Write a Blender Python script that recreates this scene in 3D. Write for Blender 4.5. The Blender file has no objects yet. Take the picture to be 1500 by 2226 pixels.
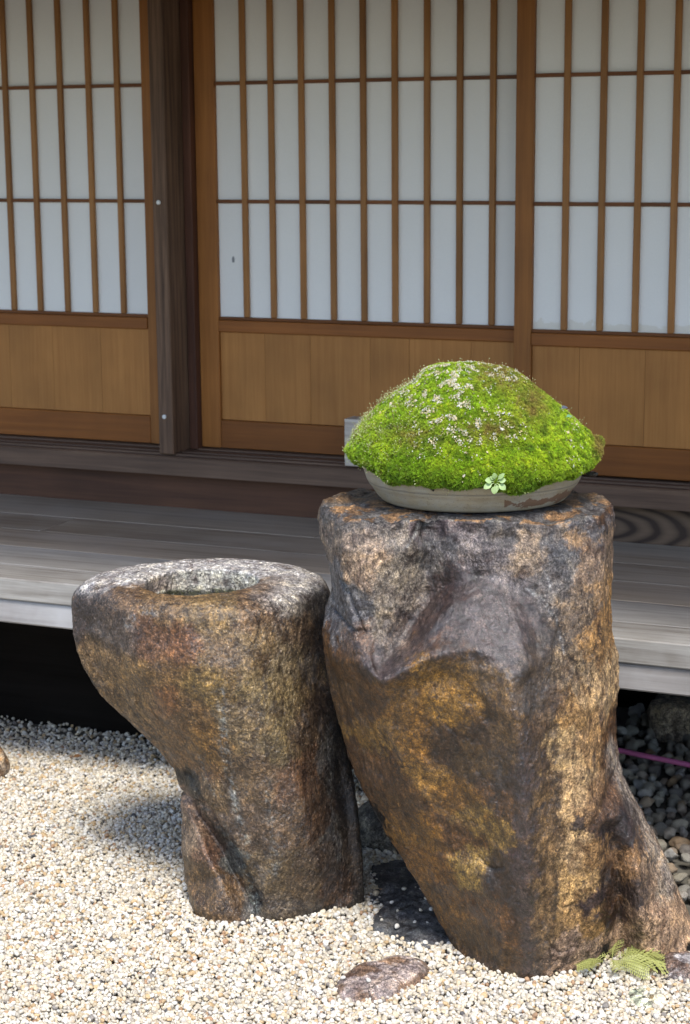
import bpy, math, random
import numpy as np
from mathutils import Vector, Matrix, geometry

rng = np.random.default_rng(7)
random.seed(7)
SC = bpy.context.scene
COL = SC.collection

# ------------------------------------------------------------------ camera
YAW, PIT, ROLL, FPX = math.radians(23.2528), math.radians(11.2035), math.radians(-0.4578), 4042.7
PW, PH = 1500.0, 2226.0
CAM = np.array([0.0, 0.0, 1.5])
_fw = np.array([-math.sin(YAW)*math.cos(PIT), math.cos(YAW)*math.cos(PIT), -math.sin(PIT)])
_r = np.cross(_fw, [0, 0, 1]); _r /= np.linalg.norm(_r)
_u = np.cross(_r, _fw)
CR = _r*math.cos(ROLL) + _u*math.sin(ROLL)
CU = -_r*math.sin(ROLL) + _u*math.cos(ROLL)
cam_d = bpy.data.cameras.new('camera')
cam = bpy.data.objects.new('camera', cam_d); COL.objects.link(cam)
cam_d.sensor_width = 36.0; cam_d.sensor_fit = 'AUTO'
cam_d.lens = FPX*36.0/PH
cam_d.clip_start = 0.05; cam_d.clip_end = 400
cam_d.dof.use_dof = True; cam_d.dof.focus_distance = 3.32; cam_d.dof.aperture_fstop = 9
m = Matrix.Identity(4)
for i in range(3):
    m[i][0] = CR[i]; m[i][1] = CU[i]; m[i][2] = -_fw[i]; m[i][3] = CAM[i]
cam.matrix_world = m
SC.camera = cam

# ------------------------------------------------------------------ light
SUN_H = np.array([0.515, -0.857]); SUN_H /= np.linalg.norm(SUN_H)
SUN_EL = math.radians(58.0)
SUN = np.array([SUN_H[0]*math.cos(SUN_EL), SUN_H[1]*math.cos(SUN_EL), math.sin(SUN_EL)])
world = bpy.data.worlds.new('World'); SC.world = world; world.use_nodes = True
wn = world.node_tree.nodes; wl = world.node_tree.links
bgn = wn['Background']
skyn = wn.new('ShaderNodeTexSky'); skyn.sky_type = 'NISHITA'; skyn.sun_disc = False
skyn.sun_elevation = SUN_EL
skyn.sun_rotation = math.atan2(SUN[0], SUN[1])
skyn.air_density = 1.0; skyn.dust_density = 1.2; skyn.ozone_density = 1.3
wl.new(skyn.outputs[0], bgn.inputs[0]); bgn.inputs[1].default_value = 0.15
sd = bpy.data.lights.new('sun', 'SUN'); sd.energy = 2.5; sd.angle = math.radians(15); sd.color = (1.0, 0.955, 0.88)
so = bpy.data.objects.new('sun', sd); COL.objects.link(so)
so.rotation_euler = Vector(SUN).to_track_quat('Z', 'Y').to_euler()
SC.view_settings.view_transform = 'Standard'; SC.view_settings.look = 'None'
SC.view_settings.gamma = 1.0; SC.view_settings.use_curve_mapping = False
SC.view_settings.exposure = 1.1
SC.cycles.max_bounces = 8; SC.cycles.diffuse_bounces = 4
try:
    SC.cycles.use_denoising = True
except Exception: pass

# ------------------------------------------------------------------ frames
RH = np.array([math.cos(YAW), math.sin(YAW), 0.0])      # to the right of the stones' front
VH = np.array([-math.sin(YAW), math.cos(YAW), 0.0])     # away from the garden side

def ray(x, y):
    d = (x-PW/2)*CR - (y-PH/2)*CU + FPX*_fw
    return d/np.linalg.norm(d)
def on_v(x, y, v):
    d = ray(x, y); t = (v-CAM@VH)/(d@VH); P = CAM+d*t
    return np.array([P@RH, P@VH, P[2]])                   # (u, v, z)
def on_z(x, y, z=0.0):
    d = ray(x, y); return CAM+d*((z-CAM[2])/d[2])
def uvz(u, v, z):
    u = np.asarray(u); return np.stack([u*RH[0]+v*VH[0], u*RH[1]+v*VH[1], z+0*u], -1)
def proj(P):
    q = np.asarray(P)-CAM; w = q@_fw
    return PW/2+FPX*(q@CR)/w, PH/2-FPX*(q@CU)/w

# ------------------------------------------------------------------ noise (numpy)
_perm = rng.permutation(512); _perm = np.concatenate([_perm]*4)
_grad = rng.normal(size=(512, 3)); _grad /= np.linalg.norm(_grad, axis=1)[:, None]
def noise3(P):
    P = np.asarray(P, float); I = np.floor(P).astype(int); Fr = P-I
    w = Fr*Fr*Fr*(Fr*(Fr*6-15)+10)
    out = np.zeros(P.shape[:-1])
    for dx in (0, 1):
        for dy in (0, 1):
            for dz in (0, 1):
                ix = (I[..., 0]+dx) & 511; iy = (I[..., 1]+dy) & 511; iz = (I[..., 2]+dz) & 511
                h = _perm[_perm[_perm[ix]+iy & 1023]+iz & 1023] & 511
                g = _grad[h]
                d = (Fr[..., 0]-dx)*g[..., 0]+(Fr[..., 1]-dy)*g[..., 1]+(Fr[..., 2]-dz)*g[..., 2]
                ww = (w[..., 0] if dx else 1-w[..., 0])*(w[..., 1] if dy else 1-w[..., 1])*(w[..., 2] if dz else 1-w[..., 2])
                out += ww*d
    return out*1.6
def fbm(P, freq, octv=4, gain=0.5, ridge=False, off=0.0):
    o = 0; a = 1; s = 0
    for k in range(octv):
        n = noise3(np.asarray(P)*freq+off+17.3*k)
        if ridge: n = 0.5-np.abs(n)*1.3
        o = o+a*n; s += a; a *= gain; freq *= 2.03
    return o/s

# ------------------------------------------------------------------ object helpers
def tag(o, label=None, cat=None, group=None, kind=None):
    if label: o['label'] = label
    if cat: o['category'] = cat
    if group: o['group'] = group
    if kind: o['kind'] = kind
    return o
def empty(name, loc=(0, 0, 0)):
    o = bpy.data.objects.new(name, None); COL.objects.link(o); o.location = loc
    o.empty_display_size = 0.05
    return o
def mesh_np(name, V, F, smooth=False, attrs=None):
    me = bpy.data.meshes.new(name)
    V = np.asarray(V, np.float32); F = np.asarray(F, np.int32)
    k = F.shape[1]
    me.vertices.add(len(V)); me.vertices.foreach_set('co', V.ravel())
    me.loops.add(F.size); me.loops.foreach_set('vertex_index', F.ravel())
    me.polygons.add(len(F)); me.polygons.foreach_set('loop_start', np.arange(0, F.size, k, dtype=np.int32))
    me.polygons.foreach_set('use_smooth', np.full(len(F), smooth))
    me.update(calc_edges=True)
    for n, (typ, dat) in (attrs or {}).items():
        a = me.attributes.new(n, typ, 'POINT')
        if typ == 'FLOAT_COLOR': a.data.foreach_set('color', np.asarray(dat, np.float32).ravel())
        elif typ == 'FLOAT_VECTOR': a.data.foreach_set('vector', np.asarray(dat, np.float32).ravel())
        else: a.data.foreach_set('value', np.asarray(dat, np.float32).ravel())
    return me
def obj(name, me, mat=None, parent=None, loc=None):
    o = bpy.data.objects.new(name, me); COL.objects.link(o)
    if mat and not me.materials: me.materials.append(mat)
    if parent: o.parent = parent
    if loc is not None: o.location = loc
    return o
def box_me(sx, sy, sz, bev=0.0015, name='box'):
    """box centred on origin with chamfered edges"""
    import bmesh
    bm = bmesh.new()
    bmesh.ops.create_cube(bm, size=1.0, matrix=Matrix.Diagonal((sx, sy, sz, 1)))
    if bev > 0:
        bmesh.ops.bevel(bm, geom=list(bm.edges), offset=min(bev, 0.4*min(sx, sy, sz)), segments=1, affect='EDGES')
    me = bpy.data.meshes.new(name); bm.to_mesh(me); bm.free()
    return me
def box(name, x0, x1, y0, y1, z0, z1, mat, parent=None, bev=0.0015):
    o = obj(name, box_me(x1-x0, y1-y0, z1-z0, bev, name), mat, parent, ((x0+x1)/2, (y0+y1)/2, (z0+z1)/2))
    return o

# ------------------------------------------------------------------ materials
class NT:
    def __init__(s, name):
        s.m = bpy.data.materials.new(name); s.m.use_nodes = True
        s.n = s.m.node_tree.nodes; s.l = s.m.node_tree.links; s.b = s.n['Principled BSDF']
    def new(s, t, **kw):
        n = s.n.new(t)
        for k, v in kw.items(): setattr(n, k, v)
        return n
    def put(s, sock, v):
        if hasattr(v, 'links') or isinstance(v, bpy.types.NodeSocket): s.l.new(v, sock)
        else: sock.default_value = v
    def math(s, op, a, b=0.0, c=0.0, clamp=False):
        n = s.new('ShaderNodeMath', operation=op); n.use_clamp = clamp
        s.put(n.inputs[0], a); s.put(n.inputs[1], b); s.put(n.inputs[2], c); return n.outputs[0]
    def mix(s, f, a, b, mode='MIX'):
        n = s.new('ShaderNodeMix', data_type='RGBA', blend_type=mode)
        s.put(n.inputs[0], f)
        for i, v in ((6, a), (7, b)):
            if isinstance(v, tuple) and len(v) == 3: v = (*v, 1)
            s.put(n.inputs[i], v)
        return n.outputs[2]
    def noise(s, vec, scale, detail=4, rough=0.55, dist=0.0):
        n = s.new('ShaderNodeTexNoise'); s.put(n.inputs['Vector'], vec)
        n.inputs['Scale'].default_value = scale; n.inputs['Detail'].default_value = detail
        n.inputs['Roughness'].default_value = rough; n.inputs['Distortion'].default_value = dist
        return n.outputs[0]
    def ramp(s, f, stops, interp='LINEAR'):
        n = s.new('ShaderNodeValToRGB'); s.put(n.inputs[0], f); cr = n.color_ramp; cr.interpolation = interp
        while len(cr.elements) < len(stops): cr.elements.new(0.5)
        for e, (p, c) in zip(cr.elements, stops):
            e.position = p; e.color = (*c, 1) if isinstance(c, tuple) else (c, c, c, 1)
        return n.outputs[0]
    def coord(s, scale=(1, 1, 1), rnd=True):
        tc = s.new('ShaderNodeTexCoord'); v = tc.outputs['Object']
        if rnd:
            oi = s.new('ShaderNodeObjectInfo')
            mu = s.math('MULTIPLY', oi.outputs['Random'], 37.0)
            cx = s.new('ShaderNodeCombineXYZ')
            for i in range(3): s.l.new(mu, cx.inputs[i])
            ad = s.new('ShaderNodeVectorMath', operation='ADD'); s.l.new(v, ad.inputs[0]); s.l.new(cx.outputs[0], ad.inputs[1]); v = ad.outputs[0]
        mp = s.new('ShaderNodeMapping'); s.l.new(v, mp.inputs[0]); mp.inputs['Scale'].default_value = scale
        return mp.outputs[0]
    def bump(s, h, dist, strength=1.0, prev=None):
        b = s.new('ShaderNodeBump'); b.inputs['Distance'].default_value = dist; b.inputs['Strength'].default_value = strength
        s.put(b.inputs['Height'], h)
        if prev is not None: s.l.new(prev, b.inputs['Normal'])
        return b.outputs[0]
    def done(s, col=None, rough=None, nrm=None, spec=0.5):
        if col is not None: s.put(s.b.inputs['Base Color'], col if not isinstance(col, tuple) else (*col, 1))
        if rough is not None: s.put(s.b.inputs['Roughness'], rough)
        if nrm is not None: s.l.new(nrm, s.b.inputs['Normal'])
        s.b.inputs['Specular IOR Level'].default_value = spec
        return s.m

def wood(name, light, dark, axis='Z', freq=90.0, rough=0.6, contrast=1.0, wear=None, figure=False, spec=0.3, grey=0.0, rnd=0.3):
    t = NT(name)
    lo = 0.035 if axis != 'N' else 1
    sc = {'Z': (1, 1, lo), 'X': (lo, 1, 1), 'Y': (1, lo, 1)}[axis]
    v = t.coord(sc)
    rings = t.noise(v, freq, 3, 0.6, 0.4)
    fine = t.noise(v, freq*5, 3, 0.6)
    broad = t.noise(t.coord((1, 1, 1)), 5.0, 3, 0.5)
    f = t.math('ADD', t.math('MULTIPLY', rings, 0.8), t.math('MULTIPLY', fine, 0.35))
    if figure:
        w = t.new('ShaderNodeTexWave', wave_type='RINGS', rings_direction='Y')
        mp = t.new('ShaderNodeMapping'); t.l.new(t.coord((1, 1, 1), rnd=False), mp.inputs[0]); mp.inputs['Scale'].default_value = (0.26, 0.05, 1.0)
        mp.inputs['Location'].default_value = (0.195, 0, 0.012)
        t.l.new(mp.outputs[0], w.inputs[0]); w.inputs['Scale'].default_value = 19; w.inputs['Distortion'].default_value = 1.1
        w.inputs['Detail'].default_value = 1.0; w.inputs['Detail Scale'].default_value = 1.5
        f = t.math('ADD', t.math('MULTIPLY', f, 0.30), t.math('MULTIPLY', t.math('POWER', w.outputs[1], 0.5), 0.55))
    f = t.math('ADD', t.math('MULTIPLY', t.math('SUBTRACT', f, 0.57), 1.9*contrast), 0.5, clamp=True)
    c = t.mix(f, dark, light)
    oi = t.new('ShaderNodeObjectInfo')
    br = t.math('ADD', t.math('MULTIPLY', broad, 0.7), t.math('MULTIPLY', t.math('SUBTRACT', oi.outputs['Random'], 0.5), rnd), )
    c = t.mix(1.0, c, t.ramp(br, [(0.10, 0.70), (0.60, 1.18)]), 'MULTIPLY')
    if wear: 
        wf = t.ramp(t.noise(t.coord((0.3, 1, 0.3) if axis == 'X' else (1, 1, 0.3)), 9.0, 5, 0.65), [(0.42, 0.0), (0.68, 1.0)])
        c = t.mix(t.math('MULTIPLY', wf, 0.75), c, wear)
    n = t.bump(f, 0.0006, 0.6)
    return t.done(c, rough, n, spec)

M = {}
M['door'] = wood('door_cedar', (0.36, 0.145, 0.034), (0.22, 0.078, 0.017), 'Z', 60, 0.5)
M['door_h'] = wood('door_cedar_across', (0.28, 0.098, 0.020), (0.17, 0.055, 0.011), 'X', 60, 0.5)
M['muntin'] = wood('muntin_cedar', (0.40, 0.19, 0.06), (0.23, 0.092, 0.025), 'Z', 70, 0.5)
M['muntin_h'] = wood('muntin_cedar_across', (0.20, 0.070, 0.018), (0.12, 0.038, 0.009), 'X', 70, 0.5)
M['panel'] = wood('panel_cedar', (0.47, 0.215, 0.060), (0.33, 0.132, 0.032), 'Z', 95, 0.5, 0.8, rnd=0.07)
M['post'] = wood('old_post', (0.21, 0.125, 0.078), (0.06, 0.034, 0.023), 'Z', 70, 0.7, 1.3)
M['jamb'] = wood('dark_red_jamb', (0.15, 0.062, 0.035), (0.06, 0.026, 0.018), 'Z', 60, 0.6)
M['sill'] = wood('sill_wood', (0.17, 0.105, 0.07), (0.07, 0.042, 0.03), 'X', 60, 0.6)
M['kick'] = wood('kick_wood', (0.12, 0.053, 0.028), (0.05, 0.022, 0.013), 'X', 40, 0.6)
M['kick_fig'] = wood('kick_figured_wood', (0.15, 0.10, 0.066), (0.035, 0.022, 0.016), 'X', 60, 0.6, 1.0, figure=True)
M['deck'] = wood('weathered_deck', (0.40, 0.385, 0.36), (0.16, 0.14, 0.12), 'X', 50, 0.42, 1.3, wear=(0.40, 0.39, 0.375), spec=0.5)
M['deck_dark'] = wood('weathered_deck_brown', (0.42, 0.35, 0.27), (0.17, 0.125, 0.09), 'X', 38, 0.42, 1.3, wear=(0.38, 0.33, 0.28), spec=0.5)
M['beam_grey'] = wood('weathered_beam', (0.40, 0.38, 0.37), (0.22, 0.20, 0.19), 'X', 60, 0.65, 0.9, wear=(0.46, 0.46, 0.47))
M['shade_black'] = wood('shade_black_board', (0.012, 0.010, 0.009), (0.006, 0.005, 0.004), 'X', 30, 1.0, spec=0.05)  # near-black tone painted to deepen the shade under the veranda
M['dark_wood'] = wood('eave_wood', (0.12, 0.08, 0.055), (0.06, 0.04, 0.03), 'X', 30, 0.8)

def paper_mat(name, stain=False, mark=False):
    t = NT(name)
    v = t.coord((1, 1, 1))
    n = t.noise(v, 260, 3, 0.7)
    b = t.noise(v, 12, 2, 0.5)
    c = t.mix(n, (0.80, 0.785, 0.765), (0.88, 0.865, 0.84))
    c = t.mix(t.math('MULTIPLY', b, 0.25), c, (0.70, 0.71, 0.70))
    if stain:
        tc = t.new('ShaderNodeTexCoord'); sx = t.new('ShaderNodeSeparateXYZ'); t.l.new(tc.outputs['Object'], sx.inputs[0])
        h = t.math('ADD', t.math('MULTIPLY', t.math('ADD', sx.outputs[2], 0.155), 14.0), t.math('MULTIPLY', t.noise(v, 22, 4, 0.6), 1.1))
        f = t.ramp(h, [(0.62, 1.0), (0.80, 0.85), (0.86, 0.0)])
        c = t.mix(t.math('MULTIPLY', f, 0.42), c, (0.60, 0.54, 0.42))
    if mark:
        tc = t.new('ShaderNodeTexCoord'); mp = t.new('ShaderNodeMapping'); t.l.new(tc.outputs['Object'], mp.inputs[0])
        mp.inputs['Location'].default_value = (-0.006, 0, 0.022); mp.inputs['Rotation'].default_value = (0, 0.6, 0)
        mp.inputs['Scale'].default_value = (220, 1, 110)
        ln = t.new('ShaderNodeVectorMath', operation='LENGTH')
        mp2 = t.new('ShaderNodeMapping'); t.l.new(mp.outputs[0], mp2.inputs[0]); mp2.inputs['Scale'].default_value = (1, 0, 1)
        t.l.new(mp2.outputs[0], ln.inputs[0])
        d = t.math('ADD', ln.outputs['Value'], t.math('MULTIPLY', t.noise(v, 400, 3, 0.7), 1.6))
        f = t.ramp(d, [(0.0, 1.0), (1.0, 0.0)]); f = t.math('GREATER_THAN', 1.75, d)
        c = t.mix(t.math('MULTIPLY', f, 0.8), c, (0.10, 0.11, 0.13))
    t.b.inputs['Subsurface Weight'].default_value = 0.0
    return t.done(c, 0.9, t.bump(n, 0.0003, 0.4), 0.15)
M['paper'] = paper_mat('shoji_paper')
M['paper_stain'] = paper_mat('shoji_paper_tide_mark', stain=True)
M['paper_mark'] = paper_mat('shoji_paper_scuff', mark=True)

def rock_mat(name, speck=330.0, rough_dry=0.62, rough_wet=0.28, grain=1.0, stretch=(1, 1, 1), streak=0.35, dark=0.50, tint=0.0):
    t = NT(name)
    at = t.new('ShaderNodeAttribute', attribute_name='col'); aw = t.new('ShaderNodeAttribute', attribute_name='wet')
    v = t.coord(stretch, rnd=False)
    vw = t.coord((1, 1, 1), rnd=False)
    n1 = t.noise(vw, 26, 6, 0.66, 0.3); n2 = t.noise(v, 95, 6, 0.72, 0.2); n3 = t.noise(vw, speck, 3, 0.75)
    vo = t.new('ShaderNodeTexVoronoi', feature='F1'); t.l.new(v, vo.inputs['Vector']); vo.inputs['Scale'].default_value = speck*0.55
    c = t.mix(1.0, t.mix(tint, at.outputs[0], (0.15, 0.125, 0.105)), (dark, dark, dark), 'MULTIPLY')
    n1b = t.noise(t.coord((1.15, 1.15, 0.8), rnd=False), 52, 7, 0.72, 0.5)
    c = t.mix(1.0, c, t.ramp(n1, [(0.32, (0.50, 0.44, 0.42)), (0.50, (0.98, 0.98, 0.98)), (0.68, (1.5, 1.42, 1.25))]), 'MULTIPLY')
    c = t.mix(1.0, c, t.ramp(n1b, [(0.35, (0.36, 0.31, 0.31)), (0.48, (0.88, 0.86, 0.86)), (0.65, (1.6, 1.5, 1.32))]), 'MULTIPLY')
    c = t.mix(1.0, c, t.ramp(n2, [(0.30, 0.35), (0.48, 0.92), (0.68, 1.7)]), 'MULTIPLY')
    c = t.mix(1.0, c, t.ramp(n3, [(0.33, 0.40), (0.50, 1.0), (0.66, 1.8)]), 'MULTIPLY')
    # pale mineral grains and dark mica flecks
    g = t.ramp(t.noise(vw, speck*0.8, 2, 0.6), [(0.60, 0.0), (0.70, 1.0)])
    c = t.mix(t.math('MULTIPLY', g, 0.7*grain), c, t.mix(1.0, t.mix(1.0, c, (2.2, 2.2, 2.2), 'MULTIPLY'), (0.05, 0.045, 0.04), 'ADD'))
    k = t.ramp(t.noise(v, speck*0.45, 3, 0.6, 1.0), [(0.33, 1.0), (0.42, 0.0)])
    c = t.mix(t.math('MULTIPLY', k, 0.75), c, (0.025, 0.018, 0.016))
    # bluish grey bloom in patches
    bl = t.ramp(t.noise(vw, 17, 5, 0.65, 0.6), [(0.55, 0.0), (0.70, 1.0)])
    c = t.mix(t.math('MULTIPLY', bl, streak), c, (0.20, 0.21, 0.23))
    wv = t.new('ShaderNodeVectorMath', operation='ADD'); t.l.new(t.coord((1.2, 1.2, 0.75), rnd=False), wv.inputs[0])
    nw = t.new('ShaderNodeTexNoise'); t.l.new(vw, nw.inputs['Vector']); nw.inputs['Scale'].default_value = 16; nw.inputs['Detail'].default_value = 6; nw.inputs['Roughness'].default_value = 0.7
    sc_ = t.new('ShaderNodeVectorMath', operation='SCALE'); t.l.new(nw.outputs['Color'], sc_.inputs[0]); sc_.inputs['Scale'].default_value = 0.09
    t.l.new(sc_.outputs[0], wv.inputs[1])
    ve = t.new('ShaderNodeTexVoronoi', feature='DISTANCE_TO_EDGE'); t.l.new(wv.outputs[0], ve.inputs['Vector']); ve.inputs['Scale'].default_value = 11
    mk = t.ramp(t.noise(vw, 9, 4, 0.6), [(0.50, 0.0), (0.60, 1.0)])
    ck = t.math('MULTIPLY', t.ramp(ve.outputs['Distance'], [(0.0, 1.0), (0.018, 0.75), (0.035, 0.0)]), mk)
    c = t.mix(t.math('MULTIPLY', ck, 0.75), c, (0.02, 0.014, 0.012))
    r = t.math('ADD', t.math('MULTIPLY', aw.outputs['Fac'], rough_wet-rough_dry), rough_dry)
    r = t.math('ADD', r, t.math('MULTIPLY', t.math('SUBTRACT', n2, 0.5), 0.5), clamp=True)
    b = t.bump(n1, 0.003, 0.6)
    b = t.bump(n2, 0.0022, 1.0, b)
    b = t.bump(t.math('SUBTRACT', 1.0, ck), 0.002, 1.0, b)
    b = t.bump(vo.outputs['Distance'], 0.0011*grain, 0.9, b)
    b = t.bump(n3, 0.0011, 1.0, b)
    t.b.inputs['Coat Weight'].default_value = 0.0
    t.l.new(t.math('MULTIPLY_ADD', aw.outputs['Fac'], 1.0, 0.0, clamp=True), t.b.inputs['Coat Weight'])
    t.b.inputs['Coat IOR'].default_value = 1.6
    t.b.inputs['Coat Roughness'].default_value = 0.12
    bc_ = t.bump(n3, 0.0007, 1.0, t.bump(n2, 0.0034, 1.0, t.bump(n1, 0.003, 0.7)))
    t.l.new(bc_, t.b.inputs['Coat Normal'])
    return t.done(c, r, b, 0.2)
M['rock_tall'] = rock_mat('rust_stone', 300, 0.62, 0.42, 0.7, (1.25, 1.25, 0.75), 0.12)
M['rock_basin'] = rock_mat('granular_rust_stone', 240, 0.62, 0.42, 1.3, (1, 1, 1), 0.14, 0.50, 0.22)
M['rock_small'] = rock_mat('garden_stone', 300, 0.6, 0.35, 0.6, (1, 1, 1), 0.2, 1.1)

# ------------------------------------------------------------------ ground
def big_ground():
    t = NT('gravel_sheet')
    v = t.coord((1, 1, 1), rnd=False)
    vo = t.new('ShaderNodeTexVoronoi', feature='F1'); t.l.new(v, vo.inputs['Vector']); vo.inputs['Scale'].default_value = 110
    c = t.mix(1.0, (0.42, 0.37, 0.29), t.ramp(vo.outputs['Distance'], [(0.1, 1.1), (0.6, 0.35)]), 'MULTIPLY')
    mat = t.done(c, 0.9, t.bump(t.math('SUBTRACT', 1.0, vo.outputs['Distance']), 0.006, 1.0), 0.2)
    S = 60
    xs = np.array([-S, -8, -4, 0, 2, 8, S], float)
    tm = NT('bounce_cut_ground'); nn = tm.noise(tm.coord((1, 1, 1), rnd=False), 8, 6, 0.65)  # unseen dark ground added to cut light bounced onto the screens
    mm = tm.done(tm.mix(nn, (0.07, 0.068, 0.05), (0.12, 0.115, 0.085)), 0.95, tm.bump(nn, 0.03, 1.0), 0.1)
    lo = obj('bounce_cut_ground', mesh_np('bounce_cut_ground', [(-S, -S, -0.008), (S, -S, -0.008), (S, 0.2, -0.008), (-S, 0.2, -0.008)], [(0, 1, 2, 3)]), mm); tag(lo, kind='structure')
    V = []; F = []
    for a in xs:
        for b in xs: V.append((b, a, -0.012))
    n = len(xs)
    for i in range(n-1):
        for j in range(n-1): F.append((i*n+j, i*n+j+1, (i+1)*n+j+1, (i+1)*n+j))
    o = obj('ground', mesh_np('ground', V, F), mat); tag(o, kind='structure', label='flat garden ground spread with pale gravel')
big_ground()

# ------------------------------------------------------------------ house
hs = empty('house_wall', (-2.4, 4.5, 0.0))
tag(hs, 'dark timber house wall with post, sill and kick boards behind the sliding paper screens', 'house wall')
def hbox(name, *a, **k):
    o = box(name, *a, parent=None, **k); o.parent = hs; o.location = Vector(o.location)-Vector(hs.location); return o
POST_L, POST_R = -2.446, -2.403
hbox('post', POST_L, POST_R, 4.41, 4.62, 0.672, 2.15, mat=M['post'], bev=0.003)
hbox('jamb', POST_R+0.001, -2.378, 4.505, 4.62, 0.674, 2.15, mat=M['jamb'], bev=0.002)
hbox('jamb', -2.476, POST_L-0.001, 4.57, 4.62, 0.674, 2.15, mat=M['jamb'], bev=0.002)
import bmesh
# sill profile with two track grooves, swept along X
prof = [(4.40, 0.617), (4.40, 0.668), (4.403, 0.672), (4.462, 0.672), (4.462, 0.668), (4.505, 0.668), (4.505, 0.679), (4.522, 0.679), (4.522, 0.672), (4.72, 0.672), (4.72, 0.617)]
prof = [(4.40, 0.617), (4.40, 0.664), (4.404, 0.668), (4.425, 0.668), (4.4255, 0.673), (4.446, 0.673), (4.4465, 0.669), (4.462, 0.669), (4.4625, 0.6735), (4.50, 0.6735), (4.5005, 0.669), (4.512, 0.669), (4.5125, 0.6755), (4.72, 0.6755), (4.72, 0.617)]
V = []; F = []
for x in (-4.4, 0.6):
    for (y, z) in prof: V.append((x+2.4, y-4.5, z))
n = len(prof)
bm = bmesh.new(); vs = [bm.verts.new(v) for v in V]
for i in range(n): bm.faces.new((vs[i], vs[(i+1) % n], vs[n+(i+1) % n], vs[n+i]))
bm.faces.new(vs[:n][::-1]); bm.faces.new(vs[n:])
bmesh.ops.recalc_face_normals(bm, faces=bm.faces)
me = bpy.data.meshes.new('sill'); bm.to_mesh(me); bm.free()
obj('sill', me, M['sill'], hs)
KY = 4.452
hbox('kick_board', -4.4, -1.62, KY, KY+0.03, 0.512, 0.6165, mat=M['kick'])
o = hbox('kick_board', -1.618, 0.6, KY+0.002, KY+0.03, 0.512, 0.6165, mat=M['kick_fig'])
hbox('lintel', -4.4, 0.6, 4.42, 4.64, 2.15, 2.27, mat=M['dark_wood'])
hbox('upper_wall', -4.4, 0.6, 4.52, 4.60, 2.27, 2.6, mat=M['panel'])
hbox('shade_board', -4.4, -1.25, 4.02, 4.05, -0.02, 0.405, mat=M['shade_black'])  # black board added so the space under the veranda reads as deep shade
hbox('shade_board', -4.4, 0.6, 4.75, 4.80, -0.02, 0.62, mat=M['shade_black'])
# white nail caps on the post
t = NT('white_cap'); M['cap'] = t.done((0.75, 0.75, 0.74), 0.35)
bm = bmesh.new(); bmesh.ops.create_uvsphere(bm, u_segments=16, v_segments=8, radius=0.0062, matrix=Matrix.Diagonal((1, 0.6, 1, 1)))
capme = bpy.data.meshes.new('nail_cap'); bm.to_mesh(capme); bm.free()
for p in capme.polygons: p.use_smooth = True
for z in (1.3506, 0.7756):
    obj('nail_cap', capme, M['cap'], hs, (-2.4265+2.4, 4.408-4.5, z))

# eave outside the top of the picture, keeps the sun off the screens
ev = empty('roof_eave', (-2.0, 3.6, 2.45)); tag(ev, 'deep dark timber roof eave over the veranda', 'roof')
def ebox(name, x0, x1, y0, y1, z0, z1, mat, rot=0):
    o = box(name, x0, x1, y0, y1, z0, z1, mat); o.parent = ev; o.location = Vector(o.location)-Vector(ev.location); o.rotation_euler[0] = rot; return o
ebox('roof_deck', -7, 3, 2.80, 4.75, 2.31, 2.37, M['dark_wood'], rot=0.22)
for i in range(24):
    ebox('rafter', -6.9+i*0.42, -6.9+i*0.42+0.05, 2.88, 4.72, 2.24, 2.305, M['dark_wood'], rot=0.22)

ebox('light_block_beam', -7, 3, 2.92, 3.0, 1.93, 2.10, M['dark_wood'])  # unseen beam added to hold sky light off the upper paper
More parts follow.
